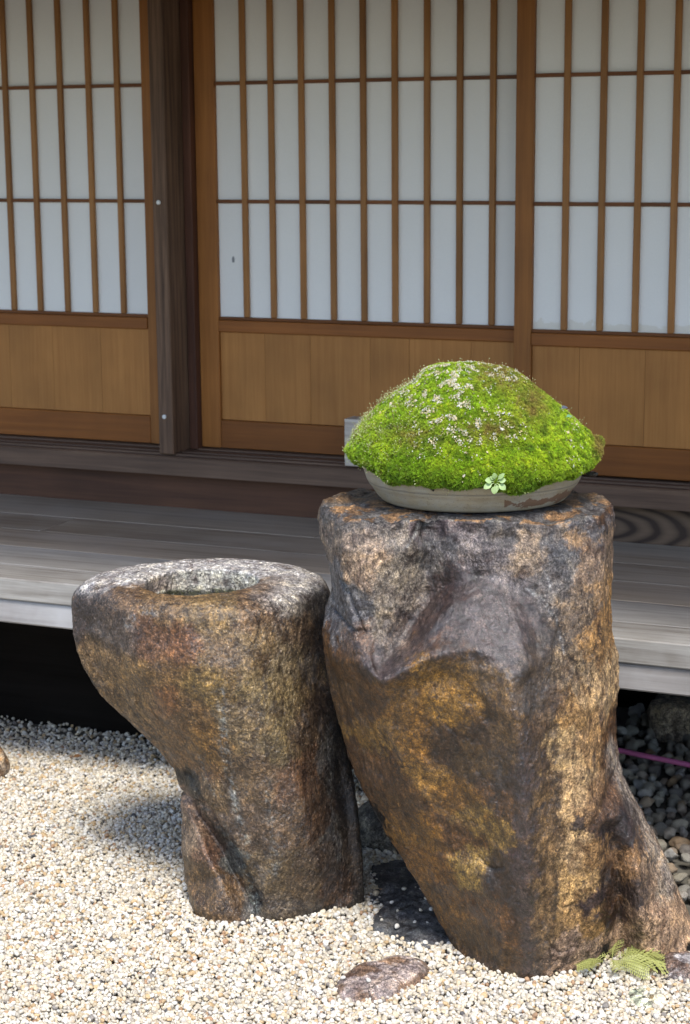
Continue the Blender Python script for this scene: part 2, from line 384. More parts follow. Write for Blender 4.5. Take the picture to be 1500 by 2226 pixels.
# ---- sliding screens
ROWS = [1.04, 1.35, 1.66, 1.97]
def screen(name, label, yf, stL, xs_m, stR, x_right_stile, rail_x, vis, stain_rows=(), mark=None):
    """yf: front face of the frame; stL=(x0,x1) left stile; stR right stile; xs_m muntin centres"""
    t0 = 0.028
    xc = (stL[0]+stR[1])/2
    root = empty(name, (xc, yf, 0.672)); tag(root, label, 'sliding screen', 'paper sliding screens of the house')
    def B(nm, x0, x1, y0, y1, z0, z1, mat, bev=0.0012):
        o = box(nm, x0, x1, y0, y1, z0, z1, mat, bev=bev); o.parent = root; o.location = Vector(o.location)-Vector(root.location); return o
    zb, zt = 0.678, 2.06
    B('stile', stL[0], stL[1], yf, yf+t0, zb, zt, M['door'], 0.002)
    B('stile', stR[0], stR[1], yf, yf+t0, zb, zt, M['door'], 0.002)
    a, b = stL[1]+0.0005, stR[0]-0.0005
    B('rail', a, b, yf+0.002, yf+t0, zb, 0.756, M['door_h'], 0.002)
    B('rail', a, b, yf-0.001, yf+t0, 0.999, 1.031, M['door_h'], 0.002)
    B('rail', a, b, yf+0.002, yf+t0, 1.985, zt, M['door_h'], 0.002)
    # thin fillets around the paper field
    B('fillet', a, b, yf+0.006, yf+0.02, 1.0315, 1.0395, M['muntin_h'], 0.0008)
    # board panels of the lower part
    nb = 6; w = (b-a)/nb
    cuts = [a]+[a+w*(i+1)+random.uniform(-0.2, 0.2)*w for i in range(nb-1)]+[b]
    for i in range(nb):
        B('panel_board', cuts[i]+0.0003, cuts[i+1]-0.0003, yf+0.010+random.uniform(0, 0.0006), yf+0.02, 0.7565, 0.9985, M['panel'], 0.0004)
    # vertical muntins
    mv = None
    zm0, zm1 = 1.0400, 1.9845
    zc, hz = (zm0+zm1)/2, zm1-zm0
    mme = box_me(0.0165, 0.011, hz, 0.0022, 'muntin')
    for x in xs_m:
        obj('muntin', mme, M['muntin'], root, (x-xc, 0.0085, zc-0.672))
    edges = [a]+list(xs_m)+[b]
    for ri, z in enumerate(ROWS[1:3]):
        for i in range(len(edges)-1):
            x0 = edges[i]+(0.0083 if i else 0); x1 = edges[i+1]-(0.0083 if i < len(edges)-2 else 0)
            o = B('cross_bar', x0, x1, yf+0.005, yf+0.0115, z-0.0048, z+0.0048, M['muntin_h'], 0.0008)
    # paper panes
    zz = [1.0385, 1.35, 1.66, 1.986]
    for ri in range(3):
        for i in range(len(edges)-1):
            mat = M['paper']
            if ri in stain_rows: mat = M['paper_stain']
            if mark == (ri, i): mat = M['paper_mark']
            B('paper_pane', edges[i]+0.0002, edges[i+1]-0.0002, yf+0.0145, yf+0.0165, zz[ri], zz[ri+1], mat, 0)
    return root
MY, RY = 4.53, 4.47
mid_x = [-2.2345+0.0, -2.1535, -2.0652, -1.9773, -1.8898, -1.8020, -1.7134, -1.6249, -1.5364]
screen('paper_screen', 'middle paper screen right of the dark post, dark scuff on one lower pane', MY, (-2.377, -2.3185), mid_x, (-1.449, -1.40), None, None, None, mark=(0, 0))
screen('paper_screen', 'front paper screen behind the right side of the moss, overlapping its neighbour, tide-marked lower panes', RY, (-1.4545, -1.409),
       [-1.3262, -1.2350, -1.1458, -1.0560, -0.967, -0.878, -0.789, -0.70, -0.611], (-0.523, -0.478), None, None, None, stain_rows=(0,))
screen('paper_screen', 'paper screen left of the dark post, cut by the left edge', MY, (-3.475, -3.42),
       [-3.33, -3.242, -3.154, -3.065, -2.9765, -2.888, -2.798, -2.707, -2.617], (-2.538, -2.4775), None, None, None)
# dark room behind
b_ = box('room_backing', -4.4, 0.6, 4.62, 4.64, 0.68, 2.15, M['dark_wood']); b_.parent = hs; b_.location = Vector(b_.location)-Vector(hs.location)

# ---- veranda
vr = empty('veranda', (-2.0, 4.0, 0.0)); tag(vr, 'weathered grey board veranda running below the paper screens', 'veranda')
def vbox(name, *a, **k):
    o = box(name, *a, **k); o.parent = vr; o.location = Vector(o.location)-Vector(vr.location); return o
ZV = 0.518
ys = [3.55, 3.682, 3.86, 4.04, 4.22, 4.45]
for i in range(5):
    z0 = ZV-0.030 if i else 0.466
    # each run is made of two boards butted end to end
    xb = [-1.3, -2.9, -0.7, -2.6, -1.9][i] if i else 1.0
    for (a, b) in ((-4.6, xb-0.0006), (xb+0.0006, 0.8 if i else 1.001+0.0)):
        if b-a < 0.05: continue
        dz = random.uniform(-0.0008, 0.0008) if i else 0
        vbox('floor_board', a, b, ys[i]+0.0010, ys[i+1]-0.0010, z0, ZV+dz, M['deck'] if i < 2 else M['deck_dark'], bev=0.003 if i == 0 else 0.0015)
vbox('edge_beam', -4.6, 1.0, 3.558, 3.64, 0.408, 0.4655, M['beam_grey'], bev=0.004)
for x in (-4.0, -2.95, 0.1):
    vbox('support_post', x, x+0.09, 3.66, 3.75, -0.02, 0.46, M['dark_wood'], bev=0.004)
for x in (-4.2, -3.2, -2.2, -1.45, -0.3):
    vbox('joist', x, x+0.06, 3.645, 4.74, 0.41, 0.487, M['dark_wood'], bev=0.003)
vbox('bearer_beam', -4.6, 1.0, 4.30, 4.40, 0.335, 0.409, M['dark_wood'], bev=0.003)

# small pale wood block on the sill behind the moss
wb = box('wood_block', -1.892, -1.80, 4.403, 4.46, 0.674, 0.7975, None)
wb.data.materials.clear(); wb.data.materials.append(wood('pale_block_wood', (0.75, 0.68, 0.60), (0.45, 0.38, 0.33), 'X', 70, 0.7, 1.6))
tag(wb, 'pale ribbed wood block standing against the sill behind the moss', 'wood block')

# ------------------------------------------------------------------ sculpted stones
def gauss_blur(A, s):
    r = int(3*s)+1; k = np.exp(-0.5*(np.arange(-r, r+1)/s)**2); k /= k.sum()
    for ax in (0, 1):
        P = np.pad(A, [(r, r) if i == ax else (0, 0) for i in (0, 1)], mode='edge')
        out = 0
        for i, w in enumerate(k):
            sl = [slice(None)]*2; sl[ax] = slice(i, i+A.shape[ax]); out = out+w*P[tuple(sl)]
        A = out
    return A
class DepthMap:
    def __init__(s, pts, cell=0.002, blur=3.0):
        P = np.array(pts)                         # (u, v, z)
        s.u0, s.z0 = P[:, 0].min()-0.06, P[:, 2].min()-0.06
        nu = int((P[:, 0].max()+0.06-s.u0)/cell)+1; nz = int((P[:, 2].max()+0.06-s.z0)/cell)+1
        s.cell = cell
        G = np.full((nz, nu), np.nan)
        res = geometry.delaunay_2d_cdt([Vector((p[0], p[2])) for p in P], [], [], 0, 1e-6)
        vc, _, tris, ov = res[0], res[1], res[2], res[3]
        dep = [P[o[0], 1] for o in ov]
        U, Z = np.meshgrid(s.u0+np.arange(nu)*cell, s.z0+np.arange(nz)*cell)
        for tr in tris:
            a, b, c = [np.array(vc[i]) for i in tr]; d = [dep[i] for i in tr]
            mn = np.minimum(np.minimum(a, b), c); mx = np.maximum(np.maximum(a, b), c)
            i0, i1 = int((mn[0]-s.u0)/cell), int((mx[0]-s.u0)/cell)+2
            j0, j1 = int((mn[1]-s.z0)/cell), int((mx[1]-s.z0)/cell)+2
            uu, zz = U[j0:j1, i0:i1], Z[j0:j1, i0:i1]
            den = (b[1]-c[1])*(a[0]-c[0])+(c[0]-b[0])*(a[1]-c[1])
            if abs(den) < 1e-12: continue
            w0 = ((b[1]-c[1])*(uu-c[0])+(c[0]-b[0])*(zz-c[1]))/den
            w1 = ((c[1]-a[1])*(uu-c[0])+(a[0]-c[0])*(zz-c[1]))/den
            w2 = 1-w0-w1; ok = (w0 >= -1e-6) & (w1 >= -1e-6) & (w2 >= -1e-6)
            g = G[j0:j1, i0:i1]; g[ok] = (w0*d[0]+w1*d[1]+w2*d[2])[ok]
        # fill outside by spreading
        for _ in range(400):
            bad = np.isnan(G)
            if not bad.any(): break
            acc = np.zeros_like(G); cnt = np.zeros_like(G)
            for dz, du in ((1, 0), (-1, 0), (0, 1), (0, -1)):
                R = np.full_like(G, np.nan)
                src = G[max(0, dz):nz+min(0, dz), max(0, du):nu+min(0, du)]
                R[max(0, -dz):nz+min(0, -dz), max(0, -du):nu+min(0, -du)] = src
                okk = ~np.isnan(R); acc[okk] += R[okk]; cnt[okk] += 1
            f = bad & (cnt > 0); G[f] = acc[f]/cnt[f]
        s.G = gauss_blur(np.nan_to_num(G, nan=float(P[:, 1].mean())), blur)
        s.nu, s.nz = nu, nz
    def __call__(s, u, z):
        x = np.clip((u-s.u0)/s.cell, 0, s.nu-1.001); y = np.clip((z-s.z0)/s.cell, 0, s.nz-1.001)
        i, j = x.astype(int), y.astype(int); fx, fy = x-i, y-j
        G = s.G
        return (G[j, i]*(1-fx)+G[j, i+1]*fx)*(1-fy)+(G[j+1, i]*(1-fx)+G[j+1, i+1]*fx)*fy

def smooth_interp(z, zs, vs, k=0.005):
    o = np.argsort(zs); zs, vs = np.array(zs)[o], np.array(vs)[o]
    acc = 0
    for d, w in ((-1.5, 0.12), (-0.75, 0.22), (0, 0.32), (0.75, 0.22), (1.5, 0.12)): acc = acc+w*np.interp(z+d*k, zs, vs)
    return acc

def paint(U, Z, P, samples, warp=0.02, base_r=0.05):
    """stone colours and some painted shade: weighted blend of (u,z,r,colour,wet) samples on a noise-warped position"""
    wu = U+warp*fbm(P, 14, 3, off=3.1)+warp*0.9*fbm(P, 50, 5, gain=0.65, off=9.1); wz = Z+warp*1.4*fbm(P, 14, 3, off=7.7)+warp*1.1*fbm(P, 50, 5, gain=0.65, off=1.9)
    C = np.zeros(U.shape+(4,)); W = np.zeros(U.shape)+1e-9
    for (u, z, r, c, wet) in samples:
        w = np.exp(-((wu-u)**2+(wz-z)**2)/(r*r*1.35))
        w = w**2.4
        C += w[..., None]*np.array([c[0], c[1], c[2], wet]); W += w
    C = C/W[..., None]
    lumi = C[..., :3].mean(-1, keepdims=True)
    C[..., :3] = np.clip((lumi+(C[..., :3]-lumi)*1.16)*(np.maximum(lumi, 0.02)/0.13)**0.42, 0.006, 1)
    return C

STREAKS = {}
def add_streaks(C, G, Wd, nF, name, v0):
    n = fbm(Wd, 120, 3, off=77)+0.5*fbm(Wd, 25, 2, off=5); wu = G[..., 0]+0.005*fbm(Wd, 40, 3, off=3); wz = G[..., 2]+0.004*fbm(Wd, 40, 3, off=13)
    for line, wdt, col, wet, dens in STREAKS.get(name, ()):
        lp = [on_v(x, y, v0) for x, y in line]
        dd = np.full(wu.shape, 9.0)
        for p, r in zip(lp[:-1], lp[1:]):
            e = np.array([r[0]-p[0], r[2]-p[2]]); tt = np.clip(((wu-p[0])*e[0]+(wz-p[2])*e[1])/(e@e), 0, 1)
            dd = np.minimum(dd, np.hypot(wu-p[0]-tt*e[0], wz-p[2]-tt*e[1]))
        f = np.exp(-(dd/wdt)**2)*np.clip(dens+2.2*n, 0, 1); f[:, nF:] = 0; f = f[..., None]
        C = C*(1-f)+np.array([*col, wet])*f
    return C

def build_stone(name, mat, left, right, cage, chains, z1, vmid_fn, back_fn, z_bottom, cap, samples, paint_back, nF=420, nB=70, nZ=380, disp=None, rollp=5.0, crack=(), hole=None, blur=3.0, warp=0.02):
    L = np.array([on_v(*p) for p in left]); R = np.array([on_v(*p) for p in right])
    dense = []
    for ch in chains:
        ch = np.array(ch, float); t_ = np.arange(len(ch)); tt = np.linspace(0, len(ch)-1, (len(ch)-1)*5+1)
        q_ = np.stack([np.interp(tt, t_, ch[:, i]) for i in range(3)], -1)
        dense += [tuple(x) for x in q_]
    da = np.array(dense) if dense else np.zeros((0, 3))
    # cage points that crowd a chain give way to it
    cage = [p for p in cage if not len(da) or np.hypot(da[:, 0]-p[0], da[:, 1]-p[1]).min() > 26]
    pts = [on_v(*p) for p in cage+dense]
    zs = np.linspace(z_bottom, z1, nZ)
    def uL(z): return smooth_interp(z, L[:, 2], L[:, 0])
    def uR(z): return smooth_interp(z, R[:, 2], R[:, 0])
    # silhouettes join the cage so that facets run out to them
    for S in (L, R):
        for p in S: pts.append(np.array([p[0], vmid_fn(p[2])-0.035, p[2]]))
    lo = min(p[2] for p in pts)
    pts += [np.array([p[0], p[1]-0.0, lo-0.15]) for p in pts if p[2] < 0.02]
    D = DepthMap(pts, blur=blur)
    th = np.linspace(0, math.pi, nF); s = 0.5-0.5*np.cos(th)*(1-0.0)
    s = 0.35*s+0.65*np.linspace(0, 1, nF) ; s = (s-s[0])/(s[-1]-s[0])
    s = 0.5-0.5*np.cos(math.pi*(0.5-0.5*np.cos(math.pi*np.linspace(0, 1, nF)))*0.5+math.pi*0.25*(1+0*th)-0) if False else s
    # denser at both rims
    q = np.linspace(-1, 1, nF); s = 0.5+0.5*np.sign(q)*(1-(1-np.abs(q))**1.45)
    rings = []
    for z in zs:
        a, b = uL(z), uR(z); vm = vmid_fn(z); vb = back_fn(z)
        u = a+(b-a)*s; t = np.abs(2*s-1)
        roll = (1-t**rollp)**(1/2.2)
        d = D(u, np.full_like(u, z))
        v = vm-(vm-d)*roll
        ph = np.linspace(0, math.pi, nB+2)[1:-1]
        ub = (a+b)/2+(b-a)/2*np.cos(ph); vbk = vm+(vb-vm)*np.sin(ph)**0.7
        rings.append(np.stack([np.concatenate([u, ub]), np.concatenate([v, vbk]), np.full(nF+nB, z)], -1))
    body = np.array(rings)                                  # (nZ, n, 3)
    caps = cap(body[-1])
    G = np.concatenate([body, caps], 0)
    # to world
    Wd = G[..., 0:1]*RH+G[..., 1:2]*VH; Wd[..., 2] = G[..., 2]
    def normals(X):
        du = np.roll(X, -1, 1)-np.roll(X, 1, 1); dz = np.gradient(X, axis=0)
        N = np.cross(du, dz); ln = np.linalg.norm(N, axis=-1, keepdims=True); return N/np.maximum(ln, 1e-9)
    N = normals(Wd)
    amp = disp(Wd, G)
    fade = np.ones(G.shape[0])
    Wd = Wd+N*amp[..., None]
    # cracks: carved polylines in the (u,z) face plane
    for line, wdt, dep in crack:
        lp = [on_v(x, y, vmid_fn(0.4)-0.2) for x, y in line]
        dd = np.full(G.shape[:2], 9.0)
        uu = G[..., 0]+0.003*noise3(Wd*90); zz = G[..., 2]+0.003*noise3(Wd*90+31)
        for p, r in zip(lp[:-1], lp[1:]):
            e = np.array([r[0]-p[0], r[2]-p[2]]); l2 = e@e
            tt = np.clip(((uu-p[0])*e[0]+(zz-p[2])*e[1])/l2, 0, 1)
            dd = np.minimum(dd, np.hypot(uu-p[0]-tt*e[0], zz-p[2]-tt*e[1]))
        front = np.zeros(G.shape[:2]); front[:, :nF] = 1
        Wd = Wd-N*(dep*np.exp(-(dd/wdt)**2)*front)[..., None]
    nr, nc = G.shape[:2]
    V = Wd.reshape(-1, 3)
    idx = np.arange(nr*nc).reshape(nr, nc); nx = np.roll(idx, -1, 1)
    F = np.stack([idx[:-1], nx[:-1], nx[1:], idx[1:]], -1).reshape(-1, 4)
    C = paint(G[..., 0], G[..., 2]-0.0*G[..., 1], Wd, samples, warp=warp)
    C = add_streaks(C, G, Wd, nF, name, 3.12 if name == 'standing_stone' else 3.38)
    C = paint_back(C, G, Wd, N, nF)
    col = np.ones((nr*nc, 4)); col[:, :3] = np.clip(C[..., :3], 0.004, 1.0).reshape(-1, 3)
    wet = np.clip(C[..., 3], 0, 1).reshape(-1)
    o0 = V.mean(0)*[1, 1, 0]
    me = mesh_np(name, V-o0, F, True, {'col': ('FLOAT_COLOR', col), 'wet': ('FLOAT', wet)})
    o = obj(name, me, mat, None, o0)
    return o, G, D

def S(x, y, v, r, c, w): 
    p = on_v(x, y, v); return (p[0], p[2], r, c, w)

GOLD = (0.27, 0.15, 0.045); OCH = (0.22, 0.115, 0.035); DKP = (0.075, 0.050, 0.048); SLATE = (0.17, 0.165, 0.175)
BEIGE = (0.42, 0.30, 0.18); TAN = (0.30, 0.19, 0.095); ORG = (0.32, 0.215, 0.13); BRN = (0.15, 0.078, 0.036); DKB = (0.07, 0.04, 0.024); GRYT = (0.25, 0.215, 0.18)

# ---- tall stone
def vm_t(z): return np.interp(z, [-0.15, 0.0, 0.3, 0.85], [3.31, 3.31, 3.34, 3.36])
def vb_t(z): return np.interp(z, [-0.15, 0.0, 0.3, 0.85], [3.50, 3.50, 3.52, 3.545])
tl = [(690, 1095, 3.36), (690, 1130, 3.36), (698, 1170, 3.36), (710, 1205, 3.35), (718, 1245, 3.35), (720, 1290, 3.35), (708, 1335, 3.34), (700, 1385, 3.34), (706, 1450, 3.34), (720, 1510, 3.34), (738, 1580, 3.34), (756, 1640, 3.34),
      (778, 1700, 3.34), (812, 1765, 3.33), (850, 1825, 3.33), (888, 1885, 3.32), (920, 1940, 3.31), (948, 1995, 3.30), (972, 2040, 3.29), (990, 2085, 3.27), (1004, 2125, 3.25), (1012, 2200, 3.25)]
tr = [(1338, 1080, 3.38), (1338, 1110, 3.37), (1335, 1160, 3.36), (1333, 1250, 3.35), (1331, 1310, 3.34), (1333, 1370, 3.34), (1343, 1425, 3.34), (1346, 1480, 3.34), (1340, 1540, 3.34), (1339, 1600, 3.34), (1344, 1650, 3.34),
      (1356, 1690, 3.34), (1384, 1740, 3.34), (1410, 1790, 3.34), (1433, 1840, 3.34), (1455, 1890, 3.34), (1476, 1940, 3.34), (1498, 1990, 3.34), (1528, 2050, 3.34), (1552, 2110, 3.34), (1570, 2200, 3.34)]
tc = [(722, 1125, 3.26), (800, 1128, 3.200), (900, 1135, 3.190), (940, 1135, 3.215), (985, 1130, 3.192), (1100, 1125, 3.178), (1200, 1115, 3.19), (1290, 1105, 3.225),
      (735, 1195, 3.215), (800, 1210, 3.168), (870, 1210, 3.180), (934, 1200, 3.238), (972, 1200, 3.198), (1080, 1200, 3.162), (1200, 1190, 3.158), (1300, 1180, 3.20),
      (740, 1285, 3.225), (785, 1290, 3.164), (840, 1300, 3.180), (908, 1290, 3.240), (950, 1290, 3.222), (1010, 1262, 3.172), (1060, 1258, 3.162), (1110, 1280, 3.150), (1200, 1290, 3.145), (1300, 1280, 3.19),
      (712, 1390, 3.27), (765, 1390, 3.178), (805, 1395, 3.175), (862, 1375, 3.205), (900, 1350, 3.200), (945, 1325, 3.150), (1010, 1330, 3.102), (1080, 1335, 3.085), (1125, 1350, 3.098), (1160, 1350, 3.130), (1200, 1370, 3.135), (1300, 1360, 3.178),
      (725, 1440, 3.235), (775, 1445, 3.150), (832, 1482, 3.098), (890, 1446, 3.078), (950, 1424, 3.062), (1020, 1405, 3.045), (1095, 1430, 3.030), (1150, 1440, 3.062), (1215, 1440, 3.115), (1300, 1440, 3.165),
      (752, 1530, 3.255), (830, 1515, 3.150), (900, 1500, 3.135), (960, 1480, 3.115), (1030, 1500, 3.085), (1085, 1540, 3.048), (1125, 1560, 3.028), (1190, 1570, 3.095), (1260, 1570, 3.125), (1320, 1560, 3.19),
      (805, 1700, 3.26), (880, 1700, 3.190), (1000, 1700, 3.138), (1090, 1700, 3.085), (1138, 1700, 3.032), (1192, 1700, 3.105), (1270, 1700, 3.122), (1330, 1690, 3.195),
      (895, 1850, 3.25), (960, 1850, 3.195), (1050, 1850, 3.145), (1125, 1850, 3.062), (1155, 1850, 3.058), (1225, 1850, 3.120), (1296, 1850, 3.140), (1338, 1860, 3.225), (1385, 1850, 3.180), (1428, 1850, 3.245),
      (975, 2000, 3.240), (1030, 2000, 3.195), (1128, 2000, 3.100), (1160, 2000, 3.098), (1240, 2000, 3.138), (1300, 2000, 3.168), (1346, 2000, 3.250), (1390, 2000, 3.172), (1470, 2000, 3.225),
      (1015, 2120, 3.205), (1080, 2130, 3.168), (1150, 2138, 3.152), (1220, 2122, 3.17), (1280, 2100, 3.20), (1365, 2085, 3.265), (1430, 2100, 3.215), (1520, 2090, 3.25)]
tch = [
 [(730, 1115, 3.212), (738, 1200, 3.182), (743, 1290, 3.186), (770, 1380, 3.176)],
 [(1316, 1100, 3.215), (1319, 1200, 3.190), (1316, 1300, 3.172), (1319, 1400, 3.165), (1326, 1500, 3.176), (1322, 1600, 3.186)],
 [(1020, 1264, 3.168), (1050, 1330, 3.122), (1080, 1400, 3.080), (1102, 1480, 3.036), (1122, 1560, 3.030), (1138, 1700, 3.038), (1146, 1850, 3.056), (1152, 2000, 3.095), (1152, 2138, 3.152)],
 [(1180, 1430, 3.098), (1190, 1570, 3.095), (1194, 1700, 3.102), (1215, 1850, 3.118), (1225, 2000, 3.136), (1220, 2122, 3.168)],
 [(1040, 1500, 3.082), (1075, 1600, 3.074), (1090, 1700, 3.080), (1095, 1850, 3.092), (1092, 2000, 3.126), (1085, 2130, 3.166)],
 [(1325, 1800, 3.190), (1338, 1860, 3.222), (1343, 1930, 3.238), (1346, 2000, 3.246), (1362, 2085, 3.262)],
 [(1296, 1780, 3.132), (1299, 1850, 3.140), (1304, 1930, 3.155), (1304, 2000, 3.168), (1290, 2095, 3.195)],
 [(1368, 1780, 3.178), (1384, 1850, 3.182), (1390, 1930, 3.176), (1394, 2000, 3.174), (1405, 2090, 3.215)],
 [(722, 1440, 3.235), (775, 1445, 3.158), (832, 1482, 3.105), (890, 1446, 3.090), (950, 1424, 3.080), (1020, 1410, 3.076)],
 [(760, 1490, 3.220), (832, 1525, 3.150), (900, 1492, 3.124), (960, 1472, 3.108), (1020, 1455, 3.080)],
 [(880, 1405, 3.180), (912, 1345, 3.208), (950, 1290, 3.222), (1005, 1258, 3.180), (1060, 1252, 3.170), (1112, 1275, 3.156), (1160, 1350, 3.132)],
 [(905, 1410, 3.125), (945, 1350, 3.135), (985, 1310, 3.140), (1100, 1310, 3.130), (1130, 1370, 3.095), (1145, 1450, 3.052)],
 [(940, 1135, 3.212), (932, 1200, 3.218), (915, 1290, 3.222), (885, 1360, 3.205), (845, 1440, 3.165)],
 [(900, 1135, 3.190), (885, 1200, 3.184), (862, 1290, 3.190), (825, 1370, 3.178), (800, 1430, 3.150)]]
bch = [
 [(402, 1735, 3.495), (430, 1775, 3.485), (455, 1805, 3.478), (480, 1845, 3.470), (502, 1890, 3.458), (530, 1935, 3.440), (556, 1995, 3.415)],
 [(398, 1765, 3.450), (415, 1800, 3.425), (440, 1840, 3.410), (465, 1890, 3.398), (490, 1940, 3.390), (515, 1992, 3.388)],
 [(430, 1735, 3.425), (480, 1790, 3.405), (520, 1850, 3.394), (550, 1900, 3.385), (588, 1988, 3.384)],
 [(705, 1600, 3.455), (712, 1700, 3.455), (722, 1800, 3.448), (735, 1900, 3.450)], [(735, 1640, 3.505), (748, 1720, 3.505), (758, 1800, 3.50), (768, 1900, 3.490)]]
tcrack = [([(1188, 2040), (1205, 2066), (1222, 2076), (1248, 2068)], 0.003, 0.004), ([(720, 1378), (745, 1382), (775, 1388), (792, 1383)], 0.004, 0.007), ([(790, 1383), (775, 1350), (758, 1310), (742, 1290)], 0.0035, 0.004),
          ([(1210, 1960), (1225, 1972), (1250, 1965)], 0.003, 0.003), ([(830, 1470), (812, 1430), (818, 1395), (840, 1360)], 0.006, 0.004), ([(1040, 1870), (1068, 1885), (1090, 1868)], 0.003, 0.004),
          ([(935, 1145), (930, 1190), (940, 1215), (930, 1260)], 0.005, 0.003)]
ts = []
def T(x, y, r, c, w): ts.append(S(x, y, 3.12, r, c, w))
for x, y, r, c, w in [
    (710, 1080, .03, SLATE, .3), (760, 1070, .03, (0.33, 0.24, 0.17), .2), (740, 1130, .03, (0.13, 0.12, 0.12), .4), (800, 1130, .035, (0.15, 0.135, 0.13), .4), (790, 1200, .04, (0.25, 0.20, 0.165), .3), (800, 1250, .035, (0.36, 0.27, 0.20), .25), (850, 1190, .03, (0.23, 0.20, 0.175), .3),
    (760, 1330, .035, SLATE, .4), (850, 1300, .03, GRYT, .3), (880, 1240, .03, GRYT, .2), (905, 1340, .03, GRYT, .3), (860, 1400, .03, GRYT, .4), (735, 1400, .025, SLATE, .5),
    (1000, 1140, .05, (0.12, 0.095, 0.10), .5), (1090, 1150, .04, (0.11, 0.10, 0.10), .4), (960, 1230, .03, (0.15, 0.14, 0.14), .4), (1060, 1220, .045, (0.21, 0.185, 0.185), .4), (1150, 1220, .035, (0.28, 0.22, 0.17), .3),
    (1200, 1120, .035, (0.14, 0.12, 0.11), .4), (1230, 1090, .025, TAN, .4), (1270, 1110, .025, ORG, .3), (1210, 1220, .03, (0.12, 0.12, 0.13), .4), (1290, 1160, .03, (0.11, 0.11, 0.125), .4), (1270, 1190, .025, ORG, .3), (1300, 1070, .025, GRYT, .3),
    (1320, 1150, .02, BRN, .3), (1310, 1250, .03, (0.26, 0.19, 0.14), .3), (1315, 1310, .02, ORG, .2), (1200, 1290, .04, (0.17, 0.155, 0.15), .45), (1250, 1330, .035, (0.20, 0.15, 0.11), .35), (1130, 1300, .03, (0.17, 0.15, 0.15), .5),
    (1000, 1290, .035, DKP, .8), (930, 1350, .035, DKP, .75), (1060, 1320, .04, (0.11, 0.085, 0.085), .95), (1090, 1380, .04, (0.10, 0.075, 0.072), 1.0), (880, 1400, .03, (0.09, 0.06, 0.055), .7), (830, 1450, .03, DKP, .7), (780, 1420, .03, (0.18, 0.12, 0.09), .5),
    (740, 1480, .03, BRN, .5), (960, 1400, .03, (0.13, 0.08, 0.06), .8), (1150, 1330, .035, DKP, .7), (1180, 1420, .035, (0.10, 0.075, 0.06), .6), (1150, 1480, .035, (0.12, 0.085, 0.06), .9), (1060, 1450, .035, (0.19, 0.12, 0.06), 1.0), (980, 1440, .035, (0.20, 0.115, 0.04), .9),
    (1240, 1440, .035, (0.25, 0.19, 0.13), .2), (1300, 1400, .035, (0.33, 0.20, 0.095), .2), (1250, 1540, .035, TAN, .1), (1310, 1520, .03, BEIGE, .1), (1200, 1510, .03, (0.15, 0.10, 0.065), .5),
    (940, 1480, .04, GOLD, .8), (990, 1530, .04, GOLD, .8), (880, 1530, .04, (0.22, 0.12, 0.04), .7), (820, 1560, .04, BRN, .6), (770, 1580, .035, (0.14, 0.08, 0.04), .5), (830, 1620, .035, (0.26, 0.15, 0.05), .7), (900, 1610, .04, OCH, .8), (960, 1620, .035, DKB, .7),
    (1030, 1560, .03, DKB, .8), (1040, 1640, .035, (0.13, 0.075, 0.03), .9), (1100, 1560, .035, (0.19, 0.115, 0.055), .8), (1160, 1600, .03, (0.11, 0.07, 0.045), .7), (1230, 1620, .03, (0.36, 0.26, 0.15), .1), (1290, 1620, .03, (0.34, 0.22, 0.12), .15), (1330, 1640, .02, BRN, .2),
    (850, 1720, .035, BRN, .6), (930, 1700, .035, (0.28, 0.16, 0.055), .7), (1000, 1740, .04, OCH, .8), (900, 1780, .03, (0.16, 0.085, 0.035), .6), (1090, 1720, .03, BRN, .8), (1080, 1680, .02, DKB, .8),
    (1130, 1680, .025, DKP, 1.0), (1135, 1760, .02, DKP, 1.0), (1180, 1720, .03, (0.17, 0.11, 0.06), .6), (1240, 1720, .035, BEIGE, .05), (1290, 1740, .03, (0.25, 0.16, 0.095), .2), (1340, 1760, .03, (0.15, 0.09, 0.06), .4), (1265, 1790, .012, (.08, .06, .055), .3),
    (1000, 1840, .035, BRN, .7), (1050, 1800, .03, (0.27, 0.17, 0.06), .8), (940, 1850, .03, OCH, .6), (1020, 1910, .035, (0.33, 0.22, 0.08), .6), (960, 1930, .03, (0.24, 0.12, 0.04), .5), (1080, 1920, .03, DKB, .8), (1135, 1850, .02, (0.07, 0.04, 0.04), 1.0), (1142, 1950, .02, DKP, 1.0),
    (1190, 1830, .03, (0.19, 0.125, 0.07), .4), (1190, 1940, .03, (0.22, 0.145, 0.08), .3), (1250, 1850, .03, BEIGE, .05), (1250, 1930, .035, (0.40, 0.27, 0.14), .05), (1300, 1870, .025, (0.27, 0.17, 0.09), .1), (1330, 1940, .018, DKB, .6), (1345, 2020, .018, (0.09, 0.045, 0.02), .6),
    (1380, 1830, .03, DKP, .4), (1390, 1900, .03, (0.27, 0.17, 0.10), .3), (1440, 1960, .03, (0.33, 0.24, 0.17), .3), (1410, 1970, .02, (0.10, 0.07, 0.06), .4), (1440, 2040, .04, (0.38, 0.27, 0.19), .2), (1380, 2040, .02, DKP, .6), (1480, 2000, .03, GRYT, .2),
    (1000, 2030, .035, (0.19, 0.10, 0.035), .6), (1060, 2000, .03, BRN, .7), (1050, 2090, .035, (0.13, 0.075, 0.035), .5), (1110, 2050, .03, BRN, .7), (1145, 2050, .018, DKB, 1.0), (1150, 2120, .02, (.10, .05, .02), .9), (1190, 2030, .03, (0.21, 0.14, 0.08), .3), (1240, 2010, .03, (0.32, 0.21, 0.11), .1), (1240, 2080, .03, (0.30, 0.22, 0.17), .1), (1290, 2030, .025, TAN, .2), (1290, 1980, .02, DKP, .2)]:
    T(x, y, r*0.8, c, w)
